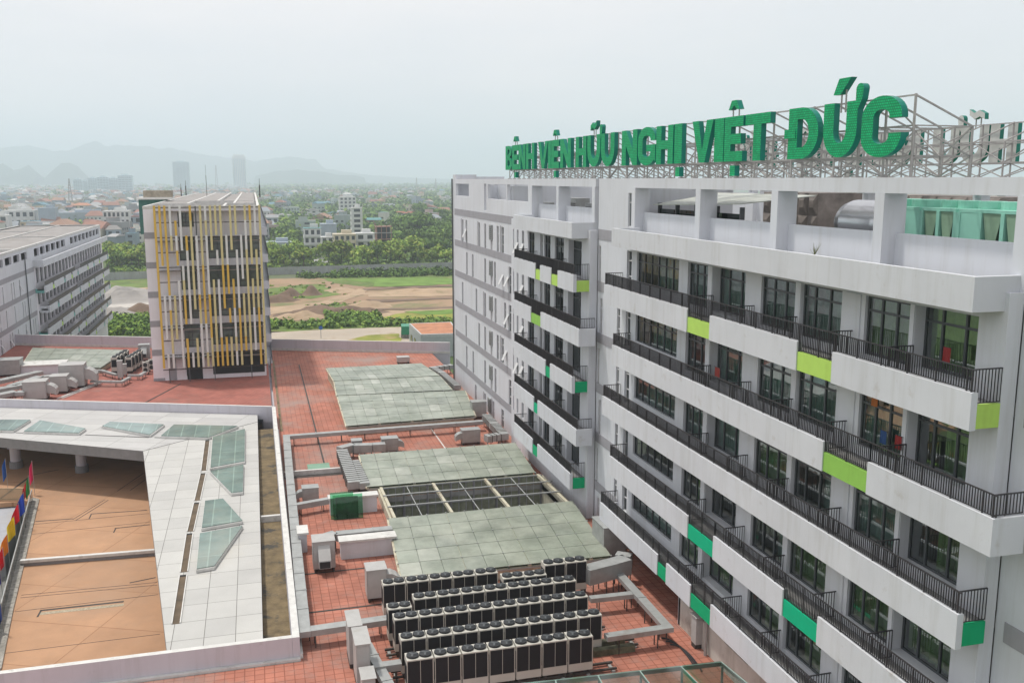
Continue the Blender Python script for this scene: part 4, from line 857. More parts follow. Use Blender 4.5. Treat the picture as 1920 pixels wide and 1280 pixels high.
# the rows stand on steel skids
for lab, y, x0, x1 in [('long dark steel skid under the front row of condensers', 40.7, 5.6, 16.6), ('long dark steel skid under the second row from the front', 42.7, 5.6, 18.6), ('long dark steel skid under the third row of condensers', 45.0, 5.6, 17.6)]:
    t = thing('steel_skid', lab, 'steel frame'); a = MB(); a.bar((x0, y + .1, POD + .14), (x1, y + .1, POD + .14), .12, .1, rust); a.bar((x0, y + .7, POD + .14), (x1, y + .7, POD + .14), .12, .1, rust); a.build('beam', t); a = MB()
    for i in range(9): xx = x0 + .2 + (x1 - x0 - .4) * i / 8; a.box(xx - .08, xx + .08, y - .05, y + .85, POD, POD + .09, concrete)
    build_each(a, 'foot', t)
for r_, (xs, lab) in enumerate([(206, 'left'), (233, 'right')]):
    for i in range(4):
        p = onZ(xs, 701 if r_ == 0 else 701, POD); put_unit(p.x + i * .25 + 1.0, p.y + i * 1.38, .05, '%s condenser from the front, %s row of two by the slatted tower' % (ORD[i], lab), 'condensers in front of the slatted tower', R(90))

# ------------------------------------------------------------------ air handling boxes, ducts
def ahu(px, py, w_, d_, h_, lab, hood='front', leg=.25, m_=None, name='fan_box', hz=1.0):
    p = onZ(px, py, POD); t = thing(name, lab, 'ventilation unit', (p.x, p.y, POD), 0, 'grey ventilation boxes on the red roof'); m_ = m_ or metal_b; x0, x1, y0, y1 = -w_ / 2, w_ / 2, 0, d_; z0, z1 = leg, leg + h_
    a = MB(); a.box(x0, x1, y0, y1, z0, z1, m_); a.box(x0 - .04, x1 + .04, y0 - .04, y1 + .04, z1, z1 + .05, m_)
    for x in (x0 - .012, x1 - .04): a.box(x, x + .052, y0 - .012, y0 + .04, z0, z1, metal_l)
    a.build('casing', t)
    if hood:
        b = MB(); q = .62 * h_; hw = w_ * .55 * hz / 2; zc = z0 + h_ * .5
        if hood == 'front': b.hexa([(-hw, -.75, zc - q * .55), (hw, -.75, zc - q * .55), (hw, -.01, zc - q * .45), (-hw, -.01, zc - q * .45), (-hw, -.7, zc - q * .1), (hw, -.7, zc - q * .1), (hw, -.01, zc + q * .6), (-hw, -.01, zc + q * .6)], m_); b.box(-hw + .05, hw - .05, -.765, -.71, zc - q * .52, zc - q * .15, dark)
        else:
            s = 1 if hood == 'right' else -1; X = x1 if s > 0 else x0; hd = d_ * .35; cy = d_ * .5; prev = None; L_ = h_ * .55
            pr = [(0, .62, -.45), (.35, .58, -.5), (.7, .35, -.62), (.95, .0, -.78)]
            for (u0, t0, b0), (u1, t1, b1) in zip(pr, pr[1:]):
                xa, xb = X + s * u0 * L_, X + s * u1 * L_; k0, k1 = q * .75, q * .75
                pts = [(xa, cy - hd, zc + b0 * k0), (xb, cy - hd, zc + b1 * k1), (xb, cy + hd, zc + b1 * k1), (xa, cy + hd, zc + b0 * k0), (xa, cy - hd, zc + t0 * k0), (xb, cy - hd, zc + t1 * k1), (xb, cy + hd, zc + t1 * k1), (xa, cy + hd, zc + t0 * k0)]
                b.hexa(pts, m_)
        b.build('hood', t)
    f = MB(); [f.box(x, x + .1, y0, y1, 0, z0, rust) for x in (x0 + .05, x1 - .15)]; build_each(f, 'foot', t); return t
ahu(609, 1072, 1.35, 1.3, 1.75, 'tall grey fan box with a front hood beside the long left duct', 'front')
ahu(708, 1128, 1.15, 1.2, 1.7, 'grey fan box just left of the back row of condensers', 'right')
ahu(583, 944, 1.2, .9, .95, 'small grey fan box left of the leaning green glass sheets', 'left', m_=metal_l)
ahu(732, 850, 1.45, 1.0, 1.1, 'small grey fan box at the end of the ribbed duct behind the middle glass roof', 'right', m_=metal_l)
ahu(670, 850, .9, .9, .9, 'stained grey box in the run of ribbed duct', None, m_=metal_l)
ahu(884, 834, 1.7, 1.0, 1.15, 'grey fan box near the hospital wall, behind the middle glass roof', 'left', m_=metal_l)
ahu(757, 682, 1.6, 1.2, .6, 'flat grey box at the far edge of the far glass roof', None)
ahu(1152, 1048, 1.5, 2.2, 1.9, 'stained hooded box against the hospital wall beside the nearest glass roof', None, m_=metal_l)
ahu(899, 785, 1.5, 1.1, 1.5, 'brown topped vent box against the hospital wall by the far glass roof', None, m_=metal_l)
ahu(66, 752, 2.35, 2.0, 1.9, 'nearest grey fan box of the left roof, with a hood', 'right')
ahu(111, 738, 1.8, 1.8, 1.75, 'middle grey fan box of the left roof', 'right')
ahu(136, 728, 2.7, 2.3, 2.5, 'largest grey fan box of the left roof, beside the white housing', 'right')
ahu(271, 676, 1.4, 1.2, 1.9, 'narrow fan box standing against the slatted tower', 'front', m_=metal_l)
ahu(17, 706, 2.6, 2.2, 1.8, 'wide grey intake box at the left picture edge', None, m_=metal_l)
ahu(226, 712, .6, .5, 2.1, 'tall pale cabinet in front of the condensers by the tower', None)
ahu(234, 706, .5, .5, 1.3, 'short pale cabinet in front of the condensers by the tower', None)
def cabinet(px, py, w_, d_, h_, lab):
    p = onZ(px, py, POD); t = thing('electrical_cabinet', lab, 'cabinet', (p.x, p.y, POD)); a = MB(); a.box(-w_ / 2, w_ / 2, 0, d_, .25, .25 + h_, metal_b)
    a.prism([(-w_ / 2 - .06, -.1), (w_ / 2 + .06, -.1), (w_ / 2 + .06, d_ + .1), (-w_ / 2 - .06, d_ + .1)], .25 + h_, lambda x, y: .25 + h_ + .12 - abs(x) * .25, metal_b); a.build('casing', t)
    b = MB(); b.box(-w_ / 2 + .05, w_ / 2 - .05, -.02, -.002, .35, h_ + .1, metal_b); b.build('door', t); b = MB(); b.box(-w_ / 2, w_ / 2, .05, d_ - .05, 0, .25, rust); b.build('foot', t)
cabinet(668, 1252, .62, 1.7, 2.05, 'tall narrow pale cabinet, further of the two beside the condensers')
cabinet(683, 1293, .66, 1.7, 2.15, 'tall narrow pale cabinet, nearer of the two beside the condensers')
cabinet(693, 1325, .6, 1.0, 1.2, 'short pale cabinet cut by the bottom picture edge')
cabinet(1312, 1216, .5, .55, 1.5, 'grey wall cabinet beside the drain pipe at the foot of the hospital')
def housing(x0, x1, y0, y1, h_, lab):
    t = thing('white_housing', lab, 'roof housing'); a = MB(); a.box(x0, x1, y0, y1, POD + .004, POD + h_, white); a.build('wall', t); a = MB(); a.box(x0 - .12, x1 + .12, y0 - .12, y1 + .12, POD + h_, POD + h_ + .14, rim); a.build('cap', t)
p = onZ(640, 1049, POD); q = onZ(732, 1038, POD); housing(p.x, q.x + .3, p.y, p.y + .8, 1.15, 'white rendered box left of the nearest glass roof')
p = onZ(620, 968, POD); q = onZ(706, 955, POD); housing(p.x, q.x, p.y + .2, p.y + .9, 1.2, 'white rendered box behind the leaning green glass sheets')
p = onZ(32, 704, POD); q = onZ(116, 704, POD); housing(p.x, q.x, p.y, p.y + 3, 1.1, 'long white housing on the left red roof')
p = onZ(562, 1036, POD); housing(p.x, p.x + .5, p.y, p.y + 1.3, 1.25, 'narrow white duct end beside the long left duct')
t = thing('glass_sheet_stack', 'stack of green glass sheets leaning on a white rendered box', 'glass sheets'); p = onZ(625, 972, POD); q = onZ(680, 966, POD); gm = mat('green_net_glass', (.05, .22, .10), rough=.2, var=.4, scale=1.5, spec=.6)
for i, (u, v, hh) in enumerate([(0, 1, 1.75), (.1, .85, 1.55), (-.08, .7, 1.9)]):
    a = MB(); xa = p.x + (q.x - p.x) * u; xb = p.x + (q.x - p.x) * v; y0 = p.y - .35 + i * .1; a.hexa([(xa, y0, POD), (xb, y0, POD), (xb, y0 + .03, POD), (xa, y0 + .03, POD), (xa, y0 + .35, POD + hh), (xb, y0 + .35, POD + hh), (xb, y0 + .38, POD + hh), (xa, y0 + .38, POD + hh)], gm if i == 1 else glass_mat('green_sheet', tint=(.45, .75, .58), ior=1.5)); a.build('glass_sheet', t)
t = thing('roof_hatch', 'flat green roof hatch on the red deck', 'hatch'); p = onZ(578, 888, POD); q = onZ(620, 886, POD); a = MB(); a.box(p.x, q.x, p.y, p.y + 1.6, POD + .3, POD + .36, mat('green_hatch', (.20, .34, .25), var=.1)); a.build('lid', t); a = MB(); a.box(p.x + .1, q.x - .1, p.y + .1, p.y + 1.5, POD + .004, POD + .3, rust); a.build('kerb', t)
def duct(lab, pts, w_=.5, h_=.35, zt=POD + 1.1, rib=1.2, legs=2.2, m_=None, name='air_duct', ribm=None, world=False):
    t = thing(name, lab, 'duct', group='grey air ducts on the red roof'); P = [Vector(p) for p in pts] if world else [onZ(x, y, zt) for x, y in pts]; m_ = m_ or metal_l
    for p in P: p.z = zt - h_ / 2
    a = MB(); r_ = MB(); g = MB(); n = len(P)
    for i in range(n - 1):
        p, q = P[i], P[i + 1]; d = (q - p).normalized(); e0 = d * (w_ / 2 if i else 0); e1 = d * (w_ / 2 - .002 if i < n - 2 else 0); L_ = (q - p).length
        a.bar(tuple(p - e0 if not i else p + e0), tuple(q + e1), w_, h_, m_)
        k = max(1, int(L_ / rib))
        for j in range(1, k): c = p.lerp(q, j / k); r_.bar(tuple(c - d * .025), tuple(c + d * .025), w_ + .06, h_ + .06, ribm or m_)
        k = max(1, int(L_ / legs)); sd = Vector((-d.y, d.x, 0)) * (w_ * .42)
        for j in range(k + 1):
            c = p.lerp(q, (j + .3) / (k + .6))
            for s in (-1, 1): f = c + sd * s; g.bar((f.x, f.y, POD), (f.x, f.y, zt - h_), .05, .05, rust)
    a.build('duct_body', t); build_each(r_, 'rib', t) if r_.v else None; build_each(g, 'leg', t) if g.v else None; return t
duct('long flat grey duct turning the corner round the left side of the red deck', [(905, 788), (537, 816), (543, 890), (571, 1179), (730, 1156)], .62, .32, POD + 1.0, rib=2.4)
duct('flat grey duct running beside the hospital wall to the condensers', [(1160, 1072), (1252, 1173), (1136, 1190)], .5, .26, POD + 1.05, rib=2.4)
duct('short flat grey duct branching left from the duct beside the hospital wall', [(1189, 1110), (1106, 1119)], .45, .26, POD + 1.0, rib=2.4)
duct('deep grey duct curving round the corner of the nearest glass roof', [(1098, 1064), (1138, 1054), (1164, 1047), (1172, 1034)], .95, .95, POD + 1.75, rib=1.5, ribm=mat('rusty_strap', (.25, .1, .05)))
duct('ribbed duct stepping towards the camera left of the middle glass roof', [(641, 842), (664, 903)], .95, .6, POD + 1.15, rib=.5, ribm=rust)
duct('second ribbed duct beside the middle glass roof', [(664, 862), (684, 905)], .75, .5, POD + 1.1, rib=.5, ribm=rust)
duct('ribbed duct joining two stained boxes behind the middle glass roof', [(636, 838), (655, 833), (690, 832), (722, 830)], .8, .7, POD + 1.2, rib=.8)
duct('ribbed duct along the foot of the hospital wall', [(911, 776), (926, 792), (944, 811), (911, 816)], .8, .6, POD + 1.2, rib=.45, ribm=rust)
duct('ribbed duct at the far right corner of the far glass roof', [(848, 683), (812, 688), (828, 697), (858, 722)], .8, .5, POD + 1.1, rib=.6, ribm=rust)
duct('short duct crossing from the small fan box to the white box', [(550, 945), (617, 933)], .5, .4, POD + .9)
duct('pale duct running between the cabinets and the condensers', [(688, 1205), (712, 1250), (740, 1300)], .5, .35, POD + .9)
duct('pale cross duct ahead of the cabinets', [(700, 1246), (752, 1239)], .5, .35, POD + 1.0)
duct('thick duct with a curved end behind the white rendered box', [(592, 1008), (620, 999), (665, 995), (735, 988)], .7, .5, POD + 1.2)
for i, (pts, lab) in enumerate([([(-20, 716), (40, 703), (75, 695)], 'furthest flat duct among the left roof fan boxes'), ([(20, 722), (70, 706), (104, 702)], 'flat duct beside the middle fan box of the left roof'), ([(-10, 729), (48, 719), (62, 716)], 'flat duct behind the nearest fan box of the left roof'), ([(-10, 740), (20, 734), (48, 733)], 'flat duct meeting the nearest fan box of the left roof'), ([(112, 701), (190, 693), (218, 701)], 'low pale pipe duct leading to the condensers by the tower'), ([(170, 713), (228, 714), (243, 706)], 'low pale duct in front of the tall pale cabinet'), ([(240, 702), (262, 702), (272, 696)], 'thin pale duct below the right condenser row')]):
    duct(lab, pts, 1.1 if i < 4 else .4, .4 if i < 4 else .25, POD + (1.2 if i < 4 else .7), rib=1.1)
for i, (px, py) in enumerate([(276, 702), (287, 697)]):
    p = onZ(px, py, POD); t = thing('split_outdoor_unit', ['left', 'right'][i] + ' of two small split outdoor units beside the slatted tower', 'air conditioner', (p.x, p.y, POD), 0, 'small split outdoor units'); a = MB(); a.box(-.15, .2, 0, .9, .3, 1.6, casing); a.box(-.55, -.15, 0, .02, .3, 1.6, casing); a.box(-.5, .2, -.05, .38, .3, 1.6, casing); a.build('casing', t)
    for z in (.62, 1.25): b = MB(); b.tube((-.15, -.055, z), (-.15, -.09, z), .26, fan, n=14); b.build('fan', t)
    b = MB(); [b.box(x, x + .06, 0, .8, 0, .3, rust) for x in (-.45, .12)]; build_each(b, 'leg', t)
# green-grey sheet roof on the left deck
glass_roof('weathered green-grey sheet roof on the left red deck', [(42, 683), (188, 690), (238, 656), (62, 652)], 8, 3, POD + .7, POD + .8, seed=9)
# cables and blocks beside the duct on the right
for lab, x, y, l_ in [('mossy concrete block, nearer one beside the condensers', 1148, 1228, 2.3), ('mossy concrete block, further one beside the condensers', 1140, 1214, 2.0)]:
    p = onZ(x - 35, y + 4, POD); t = MB(); t.box(p.x, p.x + l_, p.y, p.y + .35, POD + .004, POD + .35, mat('mossy_concrete', (.17, .17, .11), var=.4, scale=2, bump=.4)); o = t.build('concrete_block'); tag(o, lab, 'concrete block', 'mossy concrete blocks by the condensers')
t = MB(); prev = None
for s in range(3):
    for i in range(14):
        u = i / 13; p = onZ(1240 + 60 * u + s * 8, 1195 + 50 * u * u + s * 6, POD + .06); 
        if i: t.tube(tuple(prev), tuple(p), .04, iron, n=6)
        prev = p
tag(t.build('black_cable'), 'black cables curving over the red deck by the wall cabinet', 'cable')
# ------------------------------------------------------------------ slatted tower = end of the middle wing
tow = thing('slatted_wing', 'white hospital wing whose end is screened by yellow and white vertical slats', 'building')
roofm = mat('grey_roof_screed', (.30, .285, .275), var=.15, scale=.4, stain=(.2, .18, .16), stainscale=.3)
WL = mat('wing_wall_paint', (.80, .79, .84), var=.05, scale=.3, streak=.06)
glz = mat('far_window_glass', (.15, .18, .16), rough=.12, spec=.8, var=.4, scale=.5)
sy = mat('slat_yellow', (.66, .44, .08), rough=.5, var=.06); sp = mat('slat_pale_yellow', (.62, .55, .27), rough=.5, var=.06); sw = mat('slat_white', (.68, .69, .66), rough=.5, var=.05)
def tower():
    X0, X1, Y0, Y1, ZR = -12.65, .72, 120.0, 241.0, Z(-3.1); F = 3.55
    XZ = lambda u, v, t: (u, Y0 + t, v)
    holes = []; ht = []
    px2x = lambda px: onY(px, 480, Y0).x
    wa, wb = px2x(337), px2x(367); ra, rb = px2x(389), px2x(487)
    holes.append((wa, wb, Z(-5.6), Z(-3.9)))
    for k in range(1, 6):
        zt = Z(-3.9 - F * k) + .7; holes.append((wa, wb, zt - 2.9, zt)); holes.append((ra, rb, zt - 2.7, zt))
    a = MB(); a.grid([X0, X1], [POD - .3, ZR - .36], holes, XZ, .4, WL)
    a.box(X0, X0 + .3, Y0 + .41, Y1, 0.2, ZR - .36, WL); a.box(X0 + .31, X1, Y1 - .3, Y1, .2, ZR - .36, WL)
    a.build('wall', tow)
    a = MB()
    for k in range(6): z1 = Z(-6.2 - F * k); a.box(X0 - .03, X0 + 1.3, Y0 - .03, Y0 - .002, z1 - .75, z1, greyband)
    build_each(a, 'grey_band', tow)
    for h_ in holes:
        w_ = MB(); n = 5 if h_[1] - h_[0] > 4 else 2
        w_.box(h_[0], h_[1], Y0 + .25, Y0 + .3, h_[2], h_[3], glz)
        for i in range(n + 1): x = h_[0] + (h_[1] - h_[0]) * i / n; w_.box(x - .05, x + .05, Y0 + .15, Y0 + .25, h_[2], h_[3], alum)
        for z in (h_[2] + .1, (h_[2] * .35 + h_[3] * .65), h_[3] - .08): w_.box(h_[0], h_[1], Y0 + .17, Y0 + .24, z - .05, z + .05, alum)
        w_.build('window', tow)
    # base arcade
    a = MB(); a.box(px2x(338), px2x(368), Y0 - .03, Y0 - .003, POD, POD + 3.2, dark); a.box(px2x(388), X1 - .2, Y0 - .03, Y0 - .003, POD + .5, POD + 3.0, dark); a.box(px2x(303), px2x(318), Y0 - .03, Y0 - .003, POD, POD + 2.6, greyband); a.build('base_glazing', tow)
    a = MB(); [a.box(px2x(px) - .05, px2x(px) + .05, 118.75, 118.85, POD, POD + 2.6, alum) for px in (306, 344, 392, 462, 498)]
    YS = 118.8
    for j in range(12):
        z = ZR - .15 - j * F / 2; a.box(-11.4, X1 + .1, YS + .16, YS + .22, z - .05, z + .05, rust)
        if j % 2 == 0: a.box(-11.4, X1 + .1, YS + .22, Y0, z - .5, z - .42, mat('walkway_grate', (.25, .22, .2), var=.2))
    a.tube((onY(372, 500, YS).x, YS + .1, POD + 2), (onY(372, 500, YS).x, YS + .1, ZR), .07, alum); a.build('screen_frame', tow)
    rn = random.Random(11); n = 22; xa, xb = -11.25, .72
    for i in range(n):
        a = MB(); x = xa + (xb - xa) * i / (n - 1); s = 0
        mode = rn.choice([sw, sp, sy]); miss = 0
        for j in range(11):
            zt = ZR + .08 - j * F / 2; zb = zt - F / 2 + .01
            if i == 0: m_ = sy
            elif i == n - 1: m_ = sp
            else:
                if rn.random() < .45: mode = rn.choice([sw, sw, sp, sy, sy, sp])
                m_ = mode
                if miss == 0 and rn.random() < .15 and i not in (9, 10): miss = rn.choice([1, 1, 2])
                if miss:
                    miss -= 1
                    if a.v: a.build('slat', tow); a = MB()
                    continue
            a.box(x - .125, x + .125, YS - .14, YS + .10, zb, zt, m_)
        if a.v: a.build('slat', tow)
    # roof with ridge beams and wells
    a = MB(); a.box(X0 + .31, X1 - .32, Y0 + .41, Y1 - .31, ZR - .9, ZR - .37, roofm)
    for x0, x1, y0, y1 in [(X0 - .02, X1 + .02, Y0 - .02, Y0 + .3), (X0 - .02, X0 + .3, Y0 + .3, Y1), (X1 - .3, X1 + .02, Y0 + .3, Y1), (X0 + .3, X1 - .3, 134, 134.3), (X0 + .3, X1 - .3, 150, 150.3), (-3.6, -3.3, Y0 + .3, 134), (-2.6, -2.3, 134.3, Y1), (-5.2, -4.9, 150.3, Y1), (-8.6, -8.3, 134.3, Y1)]: a.box(x0, x1, y0, y1, ZR - .35, ZR, rim)
    a.box(X0 + .3, -8.6, 134.3, Y1 - 1, ZR - .3, ZR - .1, roofm); a.box(-8.3, -5.2, 150.3, Y1 - 1, ZR - .3, ZR - .05, roofm); a.box(-2.3, X1 - .5, 134.3, Y1 - 1, ZR - .3, ZR - .08, roofm)
    a.build('roof', tow)
    # east side balconies, seen edge on
    a = MB(); a.box(X1 - .1, X1, Y0 + .41, Y1 - .31, .2, ZR - .36, WL); a.build('side_wall', tow)
    for k in range(6):
        b = MB(); z = Z(-6.2 - F * k); b.box(X1, X1 + .9, 128, 232, z - .95, z + .1, white2); b.box(X1 + .86, X1 + .9, 128, 232, z + .1, z + .8, iron); b.box(X1 + .902, X1 + .93, 140 + 5 * k, 150 + 7 * k, z - .9, z - .1, sp); b.build('balcony', tow)
    w_ = MB(); [w_.box(X1 + .004, X1 + .03, y, y + 3, Z(-8.6 - F * k), Z(-6.9 - F * k), glz) for k in range(5) for y in range(130, 230, 5)]; w_.build('window', tow)
    # tanks and aerials
tower()
def mast(name, lab, cat, px, py, h_, r_, y=None, z=None):
    p = onY(px, py, y); z0 = z; t = MB(); t.tube((p.x, y, z0), (p.x, y, z0 + h_), r_, rust, n=6); t.tube((p.x, y, z0 + h_), (p.x, y, z0 + h_ * 1.5), r_ * .35, rust, n=5); o = t.build(name); tag(o, lab, cat); return o
mast('vent_pipe', 'dark vent pipe at the right-hand corner of the slatted wing roof', 'pipe', 487, 360, 2.2, .12, 175, Z(-3.1)); mast('roof_aerial', 'thin aerial standing in the middle of the slatted wing roof', 'aerial', 387, 350, 4.0, .05, 190, Z(-3.2)); mast('vent_pipe', 'short pipe on the far left of the slatted wing roof, left one', 'pipe', 339, 350, 1.6, .1, 200, Z(-3.2)); mast('vent_pipe', 'short pipe on the slatted wing roof, right of another short pipe', 'pipe', 348, 348, 2.0, .1, 200, Z(-3.2))
t = thing('stair_tower', 'green netted stair tower with a white cap behind the slatted wing', 'tower'); p = onY(259.5, 375, 150); q = Vector((-12.7, 0, 0)); a = MB(); a.box(p.x, q.x, 150, 156, Z(-8), Z(-2.9), mat('green_net', (.06, .17, .14), var=.2)); a.build('shaft', t); a = MB(); a.box(p.x - .3, q.x + 1, 149.6, 156, Z(-2.9), Z(-2.6), sw); a.build('cap', t); a = MB(); a.box(p.x + .6, q.x + 1, 151, 154, Z(-2.6), Z(-1.6), mat('beige_plant', (.35, .31, .25), var=.3)); a.build('plant_room', t)

# ------------------------------------------------------------------ left wing
lw = thing('left_hospital_wing', 'white hospital wing with a flat grey roof at the left edge', 'building')
def left_wing():
    XW, X0, Y0, Y1, ZR = -35.0, -52.5, 118.0, 240.5, Z(-10.55); F = 3.55
    P3 = lambda u, v, t: (XW - t, u, v)
    wins = []; mech = []
    yb0 = 168.2
    for y in [y0 for y0 in range(120, 167, 5)]: mech.append((y + .4, y + 4.2, Z(-12.4), Z(-11.25)))
    for i in range(15): y = 169.5 + 4.6 * i; mech.append((y, y + 3.7, Z(-12.5), Z(-11.2))) if i != 6 else None
    rn = random.Random(5); slots = []
    for k in range(4):
        zt = Z(-15.1 - F * k)
        for i in range(9):
            y = 122 + i * 5.1 + (k % 3) * .9
            if y < 167: slots.append((y, y + .5, zt - 2.6, zt)); 
            if i % 3 == k % 3 and y + 2 < 167: slots.append((y + 1.5, y + 2.0, zt - 2.6, zt))
    a = MB(); a.grid([Y0, yb0], [0.2, ZR], [(m_[0], m_[1], m_[2], m_[3]) for m_ in mech if m_[1] < yb0] + slots, P3, .35, white)
    a.grid([yb0, Y1], [Z(-13.9), ZR], [m_ for m_ in mech if m_[0] > yb0], P3, .35, white)
    a.box(X0, XW - .35, Y0, Y0 + .3, .2, ZR, white); a.box(X0, XW - .35, Y1 - .3, Y1, .2, ZR, white); a.box(X0, X0 + .3, Y0 + .3, Y1 - .3, .2, ZR, white)
    a.box(XW - 6, XW - 5.8, Y0, Y1, Z(-13), Z(-11), mat('plant_wall_brown', (.35, .25, .2), var=.5, scale=.3)); a.box(X0 + .3, XW - .36, Y0, Y1, Z(-13.6), Z(-13), concrete)
    a.build('wall', lw)
    a = MB(); doors = []
    for k in range(5):
        zt = Z(-14.35 - F * k); 
        for i in range(22):
            y = yb0 + 1.2 + i * 3.2
            if y + 2.2 < Y1: doors.append((y, y + 2.15, zt - 2.55, zt))
    a.grid([yb0, Y1], [.2, Z(-13.9)], doors, lambda u, v, t: (XW + .05 - t, u, v), .5, WL); a.build('wall', lw)
    for n_, d in enumerate(doors):
        w_ = MB(); xx = XW - .2; w_.box(xx - .04, xx, d[0], d[1], d[2], d[3], glz); w_.box(xx, xx + .05, d[0] + .68, d[0] + .78, d[2], d[3], alum); w_.box(xx, xx + .05, d[0] + 1.4, d[0] + 1.5, d[2], d[3], alum); w_.box(xx, xx + .05, d[0], d[1], d[3] - .7, d[3] - .6, alum)
        if n_ < 96: w_.build('window', lw)
    w_ = MB()
    for d in doors[96:]: w_.box(XW - .24, XW - .2, *d, glz)
    if w_.v: tag(w_.build('window', lw), kind='stuff')
    for s in slots:
        w_ = MB(); w_.box(XW - .2, XW - .16, *s, glz); w_.box(XW - .16, XW - .1, s[0], s[1], s[2] + 1.5, s[2] + 1.58, slotfr); w_.build('slot_window', lw)
    for i in range(14):
        k = i % 4; y = 124 + rn.random() * 40; z = Z(-16.9 - F * k); q = MB(); s = rn.choice(slots); y = s[0]; z = s[2] + .9
        q.hexa([(XW + .5, y, z), (XW + .5, y + .5, z), (XW + .47, y + .5, z - .04), (XW + .47, y, z - .04), (XW + .03, y, z + .95), (XW + .03, y + .5, z + .95), (XW - .01, y + .5, z + .91), (XW - .01, y, z + .91)], slotfr); q.build('open_pane', lw)
    a = MB()
    for k in range(5): z1 = Z(-14.0 - F * k); a.box(XW + .002, XW + .03, Y0, yb0 - .1, z1 - .75, z1, greyband)
    build_each(a, 'grey_band', lw)
    tq = mat('turquoise_paint', (.18, .45, .42), var=.05); XF = -33.4
    a = MB(); a.box(XF - .25, XF, 168, 239, Z(-14.05), Z(-12.95), white2); a.box(XW, XF - .25, 168, 168.25, Z(-14.05), Z(-12.95), white2); a.box(XW, XF - .25, 168.2, 238.9, Z(-14.0), Z(-13.8), concrete); a.build('roof_parapet', lw)
    for k in range(5):
        zt = Z(-17.15 - F * k) ; y0 = 168 + (k % 2) * 2; b = MB(); c = MB(); r_ = MB(); y = y0; j = 0
        b.box(XW + .3, XF - .3, y0, 239, zt - .75, zt - .45, slabc)
        while y < 239:
            L_ = rn.uniform(5, 11); e = min(239, y + L_); b.box(XF - .25, XF, y, e, zt - 1.15, zt, white2); y = e
            if y < 238: c.box(XF - .24, XF - .03, y, min(239, y + 1.4), zt - 1.13, zt - .5, tq if (j + k) % 2 else lime); y = min(239, y + 1.4)
            j += 1
        b.box(XW, XF - .26, y0, y0 + .2, zt - 1.15, zt - (.5 if k % 2 == 0 else 0), tq if k % 2 == 0 else white2)
        for s0, s1 in ((y0 + .3, 196 + k), (202 + k, 239)): r_.box(XF - .14, XF - .10, s0, s1, zt - .3, zt + .72, iron)
        P_ = b.build('balcony', lw); build_each(c, 'coloured_panel', P_) if c.v else None; r_.build('railing', P_)
    # roof
    a = MB(); a.box(X0 + .3, XW - .36, Y0 + .3, Y1 - .3, ZR - .5, ZR - .25, roofm)
    for x0, x1, y0, y1 in [(X0, XW + .03, Y0, Y0 + .3), (XW - .3, XW + .03, Y0, Y1), (-43.9, -43.6, Y0, Y1), (X0 + .3, -44, 214, 214.3), (-43.5, XW - .4, 193, 193.3), (-43.5, XW - .4, 158, 158.3), (X0, X0 + .3, Y0, Y1), (X0, XW, Y1 - .3, Y1)]: a.box(x0, x1, y0, y1, ZR - .25, ZR + .15, rim)
    for x0, x1, y0, y1 in [(X0 + 1, -44.2, 214.5, 238), (X0 + 1, -44.2, 170, 213), (-43.4, -35.8, 195, 238), (-43.4, -35.8, 160, 192)]: a.box(x0, x1, y0, y1, ZR - .2, ZR - .02, roofm)
    for y0 in (193.4, 158.4, 214.4): a.box(-43.4 if y0 != 214.4 else X0 + .4, -35.5 if y0 != 214.4 else -44, y0, y0 + .8, ZR - .24, ZR - .2, dark)
    a.build('roof', lw)
    d = MB(); d.tube((XW + .15, 162, 1), (XW + .15, 162, ZR - 1), .08, alum); d.build('drain_pipe', lw)
left_wing()
# ------------------------------------------------------------------ land beyond the hospital
def patch(name, px, z, m, jit=.0, seed=0, sub=6):
    """ground sheet with a ragged outline, laid on the land"""
    rn = random.Random(seed); P = [onZ(x, y, z) for x, y in px]; out_ = []
    for a, b in zip(P, P[1:] + P[:1]):
        for i in range(sub): c = a.lerp(b, i / sub); k = jit * (a - b).length / sub; out_.append((c.x + rn.uniform(-k, k), c.y + rn.uniform(-k, k)))
    tri = tessellate_polygon([[Vector((x, y, 0)) for x, y in out_]]); a = MB(); a.v = [(x, y, z) for x, y in out_]; a.mats = [m]
    for t in tri: a.f.append(tuple(t)); a.m.append(0)
    return tag(a.build(name), kind='structure')
dirt = mat('bare_dirt', (.34, .235, .15), var=.25, scale=.04, rough=.95, stain=(.17, .175, .08), stainscale=.05, stainlo=.5, stainhi=.62, col2=(.27, .18, .115))
dirt2 = mat('dark_dirt', (.20, .14, .10), var=.3, scale=.1, rough=.95); dirt3 = mat('pale_dirt', (.41, .30, .20), var=.15, scale=.08, rough=.95, stain=(.24, .20, .11), stainscale=.10, stainlo=.54, stainhi=.66)
grassy = mat('field_grass', (.13, .20, .045), var=.3, scale=.08, rough=.95, stain=(.20, .20, .07), stainscale=.15, stainlo=.5, stainhi=.65); grass2 = mat('bright_grass', (.15, .255, .045), var=.25, scale=.15, rough=.95); ygrass = mat('yellow_grass', (.27, .29, .05), var=.25, scale=.12, rough=.95, stain=(.36, .27, .12), stainscale=.15, stainlo=.52, stainhi=.64)
roadm = mat('pale_road', (.44, .38, .31), var=.12, scale=.1, rough=.9, stain=(.34, .27, .2), stainscale=.2); sand = mat('grey_sand', (.34, .32, .30), var=.2, scale=.1, rough=.95)
patch('dirt_field', [(120, 530), (500, 523), (900, 512), (1000, 620), (760, 618), (500, 622), (100, 640)], .05, dirt)
patch('grass_patch', [(600, 521), (700, 516), (900, 512), (900, 531), (740, 533), (690, 538), (625, 530)], .12, grassy, .25, 1)
